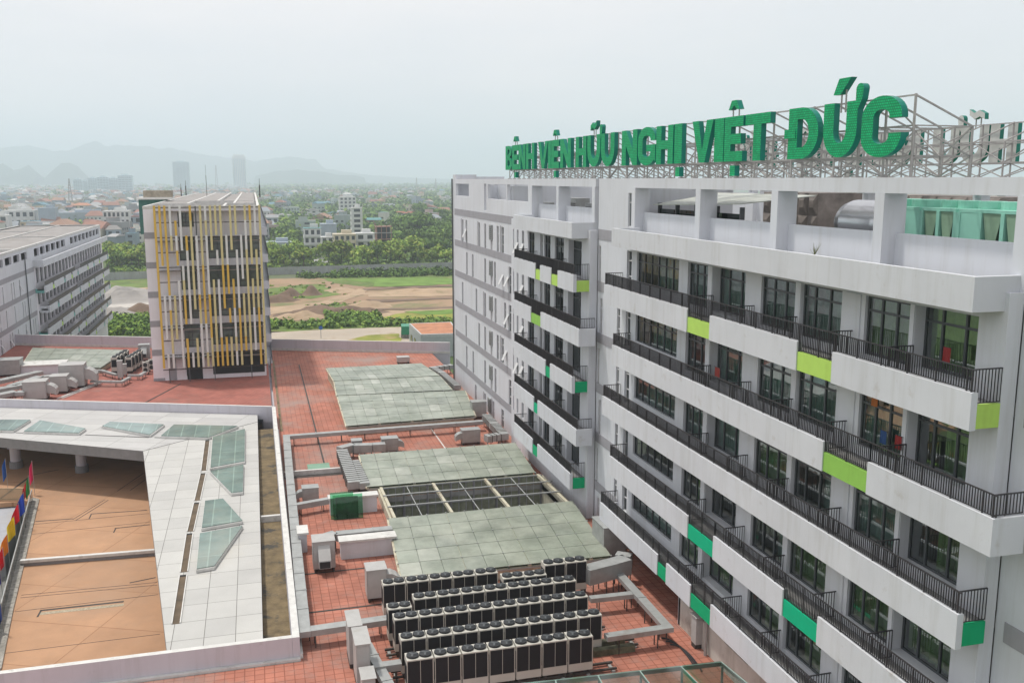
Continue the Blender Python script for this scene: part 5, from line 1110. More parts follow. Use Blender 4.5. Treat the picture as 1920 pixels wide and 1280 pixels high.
patch('grass_patch', [(640, 525), (760, 520), (900, 521), (900, 530), (745, 538), (700, 537), (700, 530)], .2, grass2, .25, 2)
patch('grass_patch', [(500, 541), (560, 534), (600, 532), (615, 541), (640, 552), (580, 560), (500, 556)], .12, grassy, .3, 3)
patch('grass_patch', [(575, 579), (630, 571), (680, 568), (690, 575), (640, 579)], .12, grassy, .3, 4)
patch('dirt_patch', [(505, 577), (600, 566), (660, 548), (672, 541), (690, 541), (680, 552), (640, 566), (560, 582), (505, 590)], .16, dirt3, .12, 5)
patch('dirt_patch', [(680, 541), (760, 536), (900, 533), (900, 536), (760, 540), (683, 544)], .2, dirt2, .3, 6)
patch('dirt_patch', [(690, 550), (860, 540), (900, 541), (900, 552), (800, 556), (690, 557)], .16, dirt3, .2, 7)
patch('dirt_patch', [(692, 562), (900, 554), (900, 558), (700, 566)], .2, dirt2, .3, 8)
patch('dirt_patch', [(695, 579), (850, 574), (900, 574), (900, 576), (700, 582)], .2, dirt2, .3, 9)
patch('dirt_patch', [(700, 583), (790, 580), (860, 577), (780, 588), (715, 598)], .16, dirt3, .2, 10)
patch('dirt_patch', [(600, 586), (640, 575), (680, 580), (690, 592), (600, 605), (530, 600)], .2, dirt2, .3, 11)
patch('grass_patch', [(700, 600), (745, 588), (850, 579), (900, 577), (900, 606), (715, 609)], .24, ygrass, .2, 12)
patch('grass_patch', [(760, 584), (850, 579), (900, 577), (900, 586), (800, 590)], .3, grass2, .3, 13)
patch('grass_patch', [(480, 606), (600, 600), (720, 598), (860, 603), (880, 612), (690, 617), (480, 622)], .28, grassy, .2, 14)
patch('road', [(400, 630), (560, 620), (700, 614), (900, 610), (900, 640), (560, 668), (300, 670)], .34, roadm, .05, 15)
patch('grass_patch', [(690, 628), (745, 625), (760, 645), (700, 648), (640, 640)], .4, ygrass, .2, 16)
patch('grass_patch', [(120, 532), (285, 521), (290, 541), (120, 552)], .12, grassy, .2, 17)
patch('dirt_patch', [(120, 546), (285, 538), (290, 541), (120, 550)], .2, dirt3, .2, 18)
patch('sand_patch', [(120, 552), (290, 541), (300, 606), (120, 610)], .16, sand, .1, 19)
patch('road', [(110, 576), (290, 567), (290, 574), (110, 584)], .3, mat('pale_sand', (.48, .45, .41), var=.1, scale=.2), .05, 20)
patch('grass_patch', [(110, 606), (300, 598), (320, 650), (110, 650)], .24, grassy, .1, 21)
patch('side_road', [(583, 508), (620, 505), (607, 470), (596, 470)], .34, mat('side_road_grey', (.36, .36, .36), var=.1), .03, 22)

def mound(lab, px, py, rx, ry, h_, m, seed):
    c = onZ(px, py, 0); a = MB(); n, k = 18, 7; rn = random.Random(seed); vs = []
    for j in range(k + 1):
        r_ = 1 - j / k
        for i in range(n):
            an = 2 * math.pi * i / n; q = 1 + .35 * noise.noise(Vector((math.cos(an) * 1.5, math.sin(an) * 1.5, seed))); x = c.x + rx * r_ * q * math.cos(an); y = c.y + ry * r_ * q * math.sin(an)
            z = h_ * (math.cos(math.pi * r_) * .5 + .5) * (1 + .5 * noise.noise(Vector((x * .25, y * .25, seed)))) - .05; vs.append((x, y, z))
    a.v = vs; a.mats = [m]
    for j in range(k):
        for i in range(n): a.f.append((j * n + i, j * n + (i + 1) % n, (j + 1) * n + (i + 1) % n, (j + 1) * n + i)); a.m.append(0)
    a.f.append(tuple(k * n + i for i in range(n))); a.m.append(0); o = a.build('earth_mound'); tag(o, kind='structure')
for i, (px, py, rx, ry, h_, m) in enumerate([(545, 556, 6, 5, 3, dirt2), (586, 553, 5, 4, 3, dirt2), (520, 565, 8, 5, 2.5, dirt2), (600, 590, 16, 8, 3, dirt2), (650, 588, 13, 7, 2.5, dirt2), (560, 597, 12, 6, 2.2, dirt3), (640, 545, 8, 8, 1.5, dirt3), (690, 575, 9, 8, 2, dirt3), (235, 560, 24, 13, 3.6, sand), (262, 590, 15, 6, 3, dirt2), (215, 592, 16, 9, 2.5, sand), (800, 548, 30, 8, 1.5, dirt3)]):
    mound('', px, py, rx, ry, h_, m, i)

# ---------- foliage
leafA = [mat('foliage_dark', (.08, .145, .035), var=.25, scale=.4, rough=.9, spec=.15), mat('foliage_mid', (.14, .235, .05), var=.25, scale=.4, rough=.9, spec=.15), mat('foliage_light', (.23, .34, .06), var=.2, scale=.4, rough=.9, spec=.15), mat('foliage_yellow', (.28, .33, .07), var=.2, scale=.4, rough=.9, spec=.15)]
for lm in leafA:      # every crown a little lighter or darker than its neighbour
    n_ = lm.node_tree.nodes; l_ = lm.node_tree.links.new; b_ = n_['Principled BSDF']; src_ = b_.inputs['Base Color'].links[0].from_socket; oi = n_.new('ShaderNodeObjectInfo'); mr_ = n_.new('ShaderNodeMapRange'); mr_.inputs['To Min'].default_value = .72; mr_.inputs['To Max'].default_value = 1.3
    l_(oi.outputs['Random'], mr_.inputs['Value']); hs = n_.new('ShaderNodeHueSaturation'); l_(mr_.outputs[0], hs.inputs['Value']); l_(src_, hs.inputs['Color']); l_(hs.outputs[0], b_.inputs['Base Color'])
bark = mat('bark', (.10, .08, .06), var=.2)
def clump(mb, c, rx, rz, n, s, mats, rn):
    for _ in range(n):
        while True:
            v = Vector((rn.uniform(-1, 1), rn.uniform(-1, 1), rn.uniform(-1, 1)))
            if .3 < v.length < 1: break
        p = Vector(c) + Vector((v.x * rx, v.y * rx, v.z * rz)); nn = (v + Vector((rn.uniform(-.6, .6), rn.uniform(-.6, .6), rn.uniform(-.2, .9)))).normalized(); a = nn.orthogonal().normalized(); a.rotate(Matrix.Rotation(rn.uniform(0, 6.3), 3, nn)); b = nn.cross(a); k = s * rn.uniform(.6, 1.3)
        mb.quad([p - a * k, p - b * k * .7, p + a * k, p + b * k * .7], rn.choice(mats))
def tree_proto(seed, h_, r_, pal, n=9, dense=42, leaf=.62):
    rn = random.Random(seed); t = thing('tree', 'tree', 'tree'); a = MB(); a.tube((0, 0, -.3), (.2, .1, h_ * .45), .22, bark, n=6, r2=.14)
    b = MB()
    for i in range(n):
        an = i * 2.4 + rn.random(); d = r_ * math.sqrt((i + .5) / n) * .72; z = h_ * (.5 + .36 * rn.random()) * (1 - .18 * d / r_); cr_ = r_ * rn.uniform(.34, .52); c = (d * math.cos(an), d * math.sin(an), z)
        a.tube((.15, .05, h_ * .38), (c[0] * .8, c[1] * .8, z - .3), .08, bark, n=4, r2=.03, cap=False); pm = rn.choice(pal)
        clump(b, c, cr_, cr_ * .7, dense, leaf, pm, rn)
    a.build('trunk', t); b.build('crown', t); return t
D, M, Lg, Y_ = leafA
PAL1 = [[M, M, Lg], [M, D, Lg], [Lg, Lg, Y_], [M, Lg, D]]; PAL2 = [[D, D, M], [M, D], [D, M, M]]; PAL3 = [[Lg, Y_], [Lg, Lg, M], [Y_, Lg, M]]
protos = [tree_proto(1, 8, 4.2, PAL1), tree_proto(2, 9, 4.8, PAL3, 10), tree_proto(3, 11, 5.5, PAL2, 12, 44, .75), tree_proto(4, 7, 3.6, PAL3), tree_proto(5, 13, 7.0, PAL2, 15, 46, .9), tree_proto(6, 9.5, 5, PAL1, 11)]
KIND = ['rounded green', 'yellowish spreading', 'dark green', 'small yellowish', 'tall wide-crowned', 'loose green']
pu = [0] * 6; trees_n = [0]
def plant(k, p, s, where, group, rn):
    lab = '%s tree %s' % (KIND[k], where); trees_n[0] += 1
    if not pu[k]: pu[k] = 1; o = protos[k]; o.location = (p.x, p.y, 0); o.scale = (s, s, s * rn.uniform(.9, 1.1)); o['label'] = lab; o['group'] = group + ' ' + KIND[k]; o.rotation_euler.z = rn.uniform(0, 6)
    else: copy_tree(protos[k], None, (p.x, p.y, 0), rn.uniform(0, 6), lab, group + ' ' + KIND[k], (s, s, s * rn.uniform(.9, 1.1)))
rn = random.Random(21)
x = 508
while x < 850:
    y = 503.5 + rn.uniform(-9, 1) - (x - 508) * .018
    if not 578 < x < 608: plant(rn.choice([0, 1, 1, 3, 5, 0, 3]), onZ(x, y, 0), rn.uniform(.85, 1.5), 'just behind the grey fence, %s from the left' % ORD[trees_n[0]], 'trees behind the fence', rn)
    x += rn.uniform(9, 16)
def rows_of(rows_, where, group, kinds, smin, smax):
    for rname, y, xs, jy in rows_:
        for i, x in enumerate(xs):
            plant(rn.choice(kinds), onZ(x + rn.uniform(-2.5, 2.5), y + rn.uniform(-jy, jy), 0), rn.uniform(smin, smax), '%s, %s from left, %s row' % (where, ORD[i], rname), group, rn)
rows_of([('front', 504, range(205, 280, 11), 3), ('back', 484, range(206, 280, 12), 4)], 'left of the slatted tower', 'trees left of the slatted tower', [1, 3, 5, 0, 1], .9, 1.3)
rows_of([('front', 482, range(742, 858, 13), 2), ('second', 468, range(735, 858, 12), 3), ('third', 453, range(728, 858, 12), 3), ('fourth', 438, range(745, 858, 12), 3), ('fifth', 424, range(762, 858, 12), 3), ('back', 411, range(785, 858, 12), 2)], 'of the wooded patch', 'trees of the wooded patch', [4, 5, 4, 5, 2, 0], .85, 1.4)
rows_of([('front', 484, list(range(506, 570, 12)), 3), ('middle', 455, [507, 521, 534, 549, 560], 4), ('back', 428, list(range(524, 632, 13)), 4)], 'right of the slatted tower', 'trees among the nearer houses', [0, 2, 5, 3, 0], .75, 1.15)
rows_of([('single', 485, list(range(578, 740, 17)), 2)], 'before the white houses', 'trees in front of the houses', [2, 5, 0], .6, .9)
# scrub and ground cover
def scrub(name, polys, n, s, h_, mats, seed, y0=.3):
    rn = random.Random(seed); b = MB()
    for _ in range(n):
        pl = rn.choice(polys); u, v = rn.random(), rn.random(); q = Vector(pl[0]).lerp(Vector(pl[1]), u).lerp(Vector(pl[3]).lerp(Vector(pl[2]), u), v); p = onZ(q.x, q.y, 0)
        clump(b, (p.x, p.y, h_ * rn.uniform(.2, .6)), s * 2.2, h_ * rn.uniform(.5, 1), 16, s, [rn.choice(mats), rn.choice(mats)], rn)
    return tag(b.build(name), kind='stuff')
scrub('scrub', [[(485, 609), (700, 606), (700, 616), (485, 620)], [(700, 606), (860, 607), (860, 611), (700, 615)], [(600, 590), (710, 592), (715, 606), (620, 604)]], 420, .55, 1.8, [D, M, Lg, M], 31)
scrub('scrub', [[(560, 519), (860, 511), (860, 518), (560, 523)], [(640, 513), (860, 508), (860, 516), (640, 521)]], 330, .7, 2.2, [D, D, M], 32)
scrub('scrub', [[(205, 600), (290, 597), (300, 632), (205, 632)]], 380, .5, 2.0, [M, Lg, M, D], 33)
scrub('scrub', [[(505, 440), (850, 430), (850, 505), (505, 508)], [(205, 455), (280, 455), (280, 510), (205, 512)]], 1500, .9, 1.5, [M, Lg, M, D, Lg], 34)
scrub('scrub', [[(505, 535), (640, 530), (660, 556), (505, 562)], [(575, 572), (690, 566), (690, 580), (575, 584)]], 90, .4, .6, [M, Lg, D], 35)

# ---------- fence
t = thing('site_fence', 'long grey sheet fence across the far side of the dirt field', 'fence'); p, q = onZ(150, 527, 0), onZ(900, 503, 0); a = MB(); fm_ = mat('grey_fence_sheet', (.34, .36, .36), var=.15, scale=.3, streak=.15)
a.bar((p.x, p.y, 1.6), (q.x, q.y, 1.6), .08, 3.2, fm_); a.build('sheet', t); a = MB(); n = 90
for i in range(n + 1): c = p.lerp(q, i / n); a.box(c.x - .08, c.x + .08, c.y - .14, c.y - .05, 0, 3.35, concrete)
a.build('post', t)['kind'] = 'stuff'

# ---------- nearer buildings
HP = {}
def hm(name, c): return mat('house_' + name, c, var=.1, scale=.3, streak=.12)
hw, hc, hb, hg_, hy_, hpk = hm('white', (.62, .63, .62)), hm('cream', (.56, .50, .38)), hm('blue_grey', (.36, .42, .48)), hm('grey', (.32, .33, .33)), hm('ochre', (.50, .38, .20)), hm('brick', (.30, .17, .13))
rr, ro, rg, rt = mat('red_roof', (.36, .12, .08), var=.2, scale=.4), mat('orange_roof', (.48, .21, .11), var=.2, scale=.4), mat('grey_sheet_roof', (.30, .31, .32), var=.15), mat('teal_roof', (.12, .28, .28), var=.15)
wd = mat('house_window', (.03, .04, .05), rough=.2, spec=.7, var=.3)
def house(lab, px0, px1, ytop, ybase, dep, wall, roof='flat', rmat=None, fl_=3, win=3, name='house', balc=False, cat='house', rz=0, gap=False):
    c = onZ((px0 + px1) / 2, ybase, 0); W = (px1 - px0) / FPX * (c - Vector((0, 0, H))).length; h_ = (ybase - ytop) / FPX * (c - Vector((0, 0, H))).length
    t = thing(name, lab, cat, (c.x, c.y, 0), rz); a = MB(); bh = h_ * (.8 if roof in ('gable', 'hip') else 1); a.box(-W / 2, W / 2, 0, dep, 0, bh, wall); a.build('wall', t)
    r_ = MB(); rm = rmat or wall
    if roof == 'gable': r_.prism([(-W / 2 - .4, -.5), (W / 2 + .4, -.5), (W / 2 + .4, dep + .5), (-W / 2 - .4, dep + .5)], bh, bh + .15, rm); r_.hexa([(-W / 2 - .4, -.5, bh + .15), (W / 2 + .4, -.5, bh + .15), (W / 2 + .4, dep + .5, bh + .15), (-W / 2 - .4, dep + .5, bh + .15), (-W / 2 - .4, dep / 2 - .1, h_), (W / 2 + .4, dep / 2 - .1, h_), (W / 2 + .4, dep / 2 + .1, h_), (-W / 2 - .4, dep / 2 + .1, h_)], rm)
    elif roof == 'hip': k = W * .25; r_.hexa([(-W / 2 - .4, -.5, bh), (W / 2 + .4, -.5, bh), (W / 2 + .4, dep + .5, bh), (-W / 2 - .4, dep + .5, bh), (-W / 2 + k, dep / 2 - .1, h_), (W / 2 - k, dep / 2 - .1, h_), (W / 2 - k, dep / 2 + .1, h_), (-W / 2 + k, dep / 2 + .1, h_)], rm)
    else:
        r_.box(-W / 2 - .15, W / 2 + .15, -.2, dep + .15, bh, bh + .25, rm)
        if dep > 6: r_.box(-W * .1, W * .35, dep * .45, dep * .8, bh + .25, bh + 2.2, wall)
    r_.build('roof', t)
    fh = bh / fl_
    for f in range(fl_):
        if not win: break
        z0 = f * fh + fh * .28; z1 = f * fh + fh * .82
        for i in range(win):
            x0 = -W / 2 + W * (i + .22) / win; x1 = -W / 2 + W * (i + .78) / win
            w_ = MB(); w_.box(x0, x1, -.05, -.004, z0, z1, wd); w_.box(x0 - .1, x1 + .1, -.12, -.06, z0 - .12, z0, hw); w_.build('window', t)
        if balc: b = MB(); b.box(-W / 2, W / 2, -1.2, -.13, f * fh - .1, f * fh + .08, hw); b.box(-W / 2, W / 2, -1.22, -1.14, f * fh + .08, f * fh + .9, hw); b.build('balcony', t)
    for f in range(fl_):
        w_ = MB(); 
        for j in range(2): w_.box(-W / 2 - .05, -W / 2 - .004, dep * (.2 + .4 * j), dep * (.35 + .4 * j), f * fh + fh * .3, f * fh + fh * .75, wd)
        w_.build('window', t)
    return t
house('white three-storey house with a wide balcony beyond the fence', 572, 603, 430, 474, 10, hw, rmat=rt, fl_=3, win=3, balc=True)
house('blank grey-green block beside the white balcony house', 604, 632, 422, 470, 12, hb, fl_=1, win=0)
house('narrow white house in front of the blank grey-green block', 604, 626, 446, 479, 8, hw, fl_=3, win=2)
house('broad beige and white house with rooftop tanks beyond the fence', 628, 668, 441, 481, 12, hc, fl_=3, win=4)
house('white house with big dark windows right of the beige house', 669, 703, 439, 479, 11, hw, fl_=3, win=2, balc=True)
house('slender pale tower house rising above its neighbours', 661, 681, 392, 458, 9, hw, fl_=7, win=1)
house('long low grey-blue shed right of the slatted tower', 500, 548, 456, 477, 14, hb, fl_=1, win=0, name='shed', cat='shed')
house('low grey warehouse behind the slender tower house', 632, 662, 411, 433, 10, hg_, fl_=1, win=0, name='warehouse', cat='warehouse')
house('blue-grey gabled house at the right side of the slatted tower', 501, 522, 404, 432, 10, hb, 'gable', rg, 2, 2)
house('white hall with a red roof beside the wooded patch', 746, 780, 397, 413, 14, hw, 'gable', rr, 2, 4, name='hall', cat='hall')
house('pale five-storey block far behind the slender tower house', 638, 668, 371, 404, 14, hw, fl_=5, win=4, name='apartment_block', cat='building')
house('pink brown house between the warehouse and the half-built frame', 690, 715, 409, 430, 10, hpk, 'gable', rt, 2, 2)
house('low teal roofed shed left of the red roofed hall', 742, 758, 411, 424, 8, hb, 'gable', rt, 1, 1, name='shed', cat='shed')
house('white four-storey house with tall dark windows left of the slatted tower', 200, 242, 401, 452, 13, hw, fl_=4, win=6)
house('grey house with a red terrace beside the white four-storey house', 243, 266, 410, 450, 12, hb, rmat=rr, fl_=3, win=2)
house('long white three-storey house above the left wing roof', 12, 62, 401, 440, 12, hw, fl_=3, win=5)
house('white house with two windows at the left picture edge', -30, 12, 410, 446, 12, hw, fl_=3, win=3)
house('blank grey-blue block above the far end of the left wing', 78, 104, 396, 440, 12, hb, fl_=1, win=0)
house('blue-grey long block right of the blank one', 106, 196, 402, 428, 12, hb, fl_=1, win=0, name='warehouse', cat='warehouse')
house('cream house with an orange roof above the left wing', 140, 168, 383, 404, 12, hc, 'hip', ro, 2, 3)
# half built frame
t = thing('unfinished_building', 'unfinished brick and concrete frame of four open floors', 'building'); c = onZ(721, 472, 0); W = 28 / FPX * c.length; t.location = (c.x, c.y, 0); h_ = 46 / FPX * c.length; k = 4
for i in range(k + 1): a = MB(); a.box(-W / 2 - .3, W / 2 + .3, -.3, 8.3, h_ * i / k - .15, h_ * i / k + .15, concrete if i % 2 else hpk); a.build('floor_slab', t)
for x in (-W / 2 + .2, -W / 6, W / 6, W / 2 - .2):
    for y in (.2, 7.8): a = MB(); a.box(x - .2, x + .2, y - .2, y + .2, 0, h_ + .8, hpk); a.build('column', t)
a = MB(); a.box(-W / 2 + .4, W / 2 - .4, 4, 4.2, 0, h_ - .2, dark); a.box(-W / 2 + .1, -W / 2 + .3, 1, 7, 0, h_ - .2, hpk); a.build('brick_wall', t)
# small orange roofed building by the road
t = thing('gatehouse', 'low grey building with a flat orange roof by the pale road', 'building'); z = 5.0; cs = [onZ(767, 608, z), onZ(846, 605, z), onZ(862, 627, z), onZ(789, 629, z)]; P = [(p.x, p.y) for p in cs][::-1]
a = MB(); a.prism(P, 0, z - .3, mat('gatehouse_wall', (.42, .46, .48), var=.08)); a.build('wall', t); cx = sum(p[0] for p in P) / 4; cy = sum(p[1] for p in P) / 4
a = MB(); a.prism(P, z - .3, z + .25, mat('gatehouse_rim', (.5, .52, .53)), mat('gatehouse_rim', (.5, .52, .53))); a.prism([(cx + (x - cx) * .93, cy + (y - cy) * .93) for x, y in P], z + .25, z + .27, ro, ro); a.build('roof', t)
for u in (.1, .3, .62, .82): 
    p = Vector(P[0]).lerp(Vector(P[1]), u); q = Vector(P[0]).lerp(Vector(P[1]), u + .12); a = MB(); a.bar((p.x, p.y - .05, 2.2), (q.x, q.y - .05, 2.2), .1, 1.6, wd); a.build('window', t)
for u in (.15, .45, .75):
    p = Vector(P[3]).lerp(Vector(P[0]), u); q = Vector(P[3]).lerp(Vector(P[0]), u + .14); a = MB(); a.bar((p.x - .05, p.y, 2.2), (q.x - .05, q.y, 2.2), .1, 1.6, wd); a.build('window', t)
# truck on the road beside it
t = thing('parked_truck', 'green and white truck parked left of the orange roofed building', 'truck', onZ(761, 634, .4), R(-8)); tg = mat('truck_green', (.03, .25, .14), rough=.4)
a = MB(); a.box(-1.1, 1.1, 0, 5, .9, 3.0, tg); a.build('cargo_box', t); a = MB(); a.box(-1.05, 1.05, 5.1, 7, .7, 2.7, hw); a.build('cab', t)
for x in (-1, 1):
    for y in (1, 6): a = MB(); a.tube((x - .15, y, .5), (x + .15, y, .5), .5, iron, n=12); a.build('wheel', t)
t = thing('road_sign', 'pole with a round blue road sign beside the pale road', 'sign', onZ(602, 634, .4)); a = MB(); a.tube((0, 0, 0), (0, 0, 3), .08, metal_l); a.build('post', t); a = MB(); a.tube((0, -.1, 2.7), (0, -.16, 2.7), .5, mat('sign_blue', (.03, .12, .4)), n=16); a.build('disc', t)
# elevated road
t = thing('embankment_wall', 'long pale embankment wall running behind the nearer houses', 'wall'); p, q = onZ(512, 411, 0), onZ(735, 404, 0); a = MB(); a.bar((p.x, p.y, 2.2), (q.x, q.y, 2.2), 6, 4.4, hm('wall_pale', (.42, .43, .42))); a.build('wall', t); a = MB(); a.bar((p.x, p.y - 2.9, 4.8), (q.x, q.y - 2.9, 4.8), .2, .8, hw); a.build('parapet', t)

# ---------- the city, 300 nearest houses one by one
pw = [(.62, .63, .62), (.58, .52, .42), (.45, .50, .54), (.60, .60, .55), (.36, .37, .38), (.55, .45, .30), (.48, .38, .34), (.40, .48, .46), (.66, .66, .64), (.28, .34, .40)]
pr_ = [(.33, .18, .14), (.37, .23, .17), (.27, .14, .12), (.40, .40, .40), (.30, .33, .36), (.14, .26, .32), (.55, .55, .53), (.34, .17, .14), (.25, .24, .23)]
RN = ['red', 'orange', 'dark red', 'grey', 'blue-grey', 'teal', 'white', 'brown', 'dark grey']; WN = ['white', 'cream', 'blue-grey', 'off-white', 'grey', 'ochre', 'brownish', 'pale green', 'bright white', 'slate']
pm = attr_mat('town_paint', rough=.85, var=.12, scale=.1)
def town(mb, x, y, w_, d_, h_, ry, wc, rc, kind, rn, win=True):
    ca, sa = math.cos(ry), math.sin(ry); T = lambda a, b, z: (x + a * ca - b * sa, y + a * sa + b * ca, z); mb.cc = wc; mb.cct = rc if kind == 0 else wc
    hx = lambda x0, x1, y0, y1, z0, z1: mb.hexa([T(x0, y0, z0), T(x1, y0, z0), T(x1, y1, z0), T(x0, y1, z0), T(x0, y0, z1), T(x1, y0, z1), T(x1, y1, z1), T(x0, y1, z1)], pm)
    hx(-w_ / 2, w_ / 2, -d_ / 2, d_ / 2, 0, h_)
    if kind:
        mb.cc = mb.cct = rc; k = .5 if kind == 1 else w_ * .3; e = .5; rh = min(w_, d_) * .28
        mb.hexa([T(-w_ / 2 - e, -d_ / 2 - e, h_), T(w_ / 2 + e, -d_ / 2 - e, h_), T(w_ / 2 + e, d_ / 2 + e, h_), T(-w_ / 2 - e, d_ / 2 + e, h_), T(-w_ / 2 - e + k, -.1, h_ + rh), T(w_ / 2 + e - k, -.1, h_ + rh), T(w_ / 2 + e - k, .1, h_ + rh), T(-w_ / 2 - e + k, .1, h_ + rh)], pm)
    elif rn.random() < .6: mb.cc = wc; mb.cct = rn.choice(pr_); hx(-w_ * .3, w_ * .2, -d_ * .1, d_ * .35, h_, h_ + 2.6)
    if win:
        mb.cc = mb.cct = (.05, .06, .07); nf = max(1, int(h_ / 3.3)); nw = max(1, int(w_ / 3))
        for f in range(nf):
            for i in range(nw): x0 = -w_ / 2 + w_ * (i + .28) / nw; x1 = -w_ / 2 + w_ * (i + .72) / nw; hx(x0, x1, -d_ / 2 - .06, -d_ / 2 - .005, f * 3.3 + 1, f * 3.3 + 2.4)
            hx(-w_ / 2 - .06, -w_ / 2 - .005, -d_ * .2, d_ * .05, f * 3.3 + 1, f * 3.3 + 2.4)
rn = random.Random(77); spots = []
def dens(px, Yd):
    """built-up share: the left half is town, the right mostly green with hamlets"""
    n_ = noise.noise(Vector((px * .012, math.log(Yd) * 5.5, 3.1))) * .5 + .5
    if px < 480: return .82 * min(1, .4 + n_) if Yd > 560 else .35
    b = .10 + .95 * max(0, n_ - .52) * 2; 
    if 560 < Yd < 760: b *= .35
    return min(.55, b + (.12 if Yd > 1500 else 0))
Yd = 520.0
while Yd < 5200:
    step = 11 + Yd * .013; pxs = -60.0
    while pxs < 900:
        dpx = (9.5 + Yd * .0045) / Yd * FPX * rn.uniform(.8, 1.5); pxs += dpx
        if rn.random() > dens(pxs, Yd): continue
        yh = 337 + FPX * H / Yd * 1.0; p = onZ(pxs, yh + rn.uniform(-.25, .25) * step / Yd * FPX * H / Yd, 0)
        if p.y < 480 or (p.y < 700 and 40 < p.x < 130 and pxs > 560): continue
        spots.append((p.x, p.y, pxs))
    Yd += step
spots.sort(key=lambda s: s[1]); big = colmb(); cnt = {}; seen = 0
band = lambda px, y: ('in distant town left of slatted tower' if px < 275 else 'in distant town behind slatted tower' if px < 500 else 'in distant trees right of slatted tower') if y > 900 else ('nearer, left of slatted tower' if px < 275 else 'just beyond slatted tower' if px < 500 else 'nearer, right of slatted tower')
for x, y, pxs in spots:
    w_ = rn.choice([5, 5.5, 6, 8, 9, 12, 14]) * (1 + y / 9000); d_ = rn.uniform(9, 17); kind = rn.choice([0, 0, 1, 1, 2]) ; wi = rn.randrange(10); ri = rn.choice([0, 1, 2, 7, 0, 1]) if kind and rn.random() < .45 else rn.choice([3, 4, 5, 6, 8, 3, 4])
    h_ = rn.choice([3.5, 4, 6.5, 7, 10, 10.5, 13]) * (1 if y < 2600 else .9); ry = rn.choice([.0, .3, -.35, 1.57, 1.2]) + rn.uniform(-.15, .15); rc = pr_[ri] ; wc = pw[wi]; k = rn.uniform(.85, 1.12); wc = tuple(min(.72, c * k) for c in wc)
    if y > 3500 and rn.random() < .3: continue
    vis = pxs > -10 and not (265 < pxs < 500 and y < 1400) and pxs < 848 and not (pxs < 190 and y < 640)
    if vis and seen < 262:
        seen += 1; m_ = colmb(); town(m_, 0, 0, w_, d_, h_, ry, wc, rc, kind, rn); o = m_.build('house'); o.location = (x, y, 0)
        fl_ = 'single-storey' if h_ < 5 else 'two-storey' if h_ < 8 else 'tall'; rt_ = ('flat %s roof' if kind == 0 else 'pitched %s roof') % RN[ri]
        lab = '%s %s house, %s, %s' % (fl_, WN[wi], rt_, band(pxs, y)); tag(o, lab, 'house', 'town houses: ' + lab)
    else: town(big, x, y, w_, d_, h_, ry, wc, rc, kind, rn, win=y < 1500)
tag(big.build('far_town'), kind='stuff')
# far woods between the houses
b = MB(); rn = random.Random(5)
for _ in range(5200):
    t_ = rn.random(); Yd = 560 * (6000 / 560) ** (t_ ** .9); px = rn.uniform(-60, 900); dd = dens(px, Yd)
    if rn.random() < dd * (1.1 if px < 480 else .7): continue
    p = onZ(px, 337 + FPX * H / Yd, 0)
    if px > 560 and p.y < 720 and px < 730: continue
    s = 1.1 + Yd / 900; r_ = rn.uniform(4, 8) * (1 + Yd / 3000); clump(b, (p.x, p.y, r_ * .5), r_, r_ * .62, 20, s, [rn.choice(leafA[:3]), rn.choice(leafA[:2])], rn)
tag(b.build('far_woods'), kind='stuff')

# ---------- tall buildings on the horizon
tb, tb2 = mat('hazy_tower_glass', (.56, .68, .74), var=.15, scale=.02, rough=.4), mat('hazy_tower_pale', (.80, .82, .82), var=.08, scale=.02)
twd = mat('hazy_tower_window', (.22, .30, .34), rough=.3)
def slab_tower(lab, px0, px1, ytop, Yd, m, fl_=12, wn=6, name='tower_block'):
    p = onY((px0 + px1) / 2, 340, Yd); W = (px1 - px0) / FPX * Yd * 1.0; h_ = H + (337 - ytop) / FPX * Yd * 1.02; t = thing(name, lab, 'building', (p.x, Yd, 0)); a = MB(); a.box(-W / 2, W / 2, 0, W * .8, 0, h_, m); a.box(-W * .25, W * .2, W * .2, W * .6, h_, h_ + 5, m); a.build('wall', t)
    w_ = MB()
    for f in range(fl_): z = h_ * (f + .35) / fl_; w_.box(-W / 2 + 1, W / 2 - 1, -.6, -.02, z, z + h_ / fl_ * .45, twd)
    w_.build('window_band', t); w_ = MB(); [w_.box(-W / 2 + W * i / wn - .5, -W / 2 + W * i / wn + .5, -1.2, -.61, 4, h_, m) for i in range(wn + 1)]; w_.build('pier', t)
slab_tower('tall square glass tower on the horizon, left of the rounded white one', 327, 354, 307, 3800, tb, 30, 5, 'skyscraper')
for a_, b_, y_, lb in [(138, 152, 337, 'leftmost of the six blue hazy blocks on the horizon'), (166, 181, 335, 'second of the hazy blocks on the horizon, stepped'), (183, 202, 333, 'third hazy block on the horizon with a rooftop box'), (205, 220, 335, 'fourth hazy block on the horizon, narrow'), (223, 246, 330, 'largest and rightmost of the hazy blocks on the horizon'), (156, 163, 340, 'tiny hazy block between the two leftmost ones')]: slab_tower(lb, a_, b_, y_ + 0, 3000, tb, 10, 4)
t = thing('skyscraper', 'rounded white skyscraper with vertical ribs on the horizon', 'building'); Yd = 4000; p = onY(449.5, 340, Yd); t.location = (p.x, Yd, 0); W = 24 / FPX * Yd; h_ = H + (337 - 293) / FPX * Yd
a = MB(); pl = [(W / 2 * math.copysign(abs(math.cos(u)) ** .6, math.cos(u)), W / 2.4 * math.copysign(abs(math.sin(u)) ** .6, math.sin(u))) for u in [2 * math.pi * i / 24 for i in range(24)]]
a.prism(pl, 0, h_ - 12, tb2); a.prism([(x * .93, y * .93) for x, y in pl], h_ - 12, h_ - 5, tb2); a.prism([(x * .75, y * .75) for x, y in pl], h_ - 5, h_, tb2); a.build('wall', t)
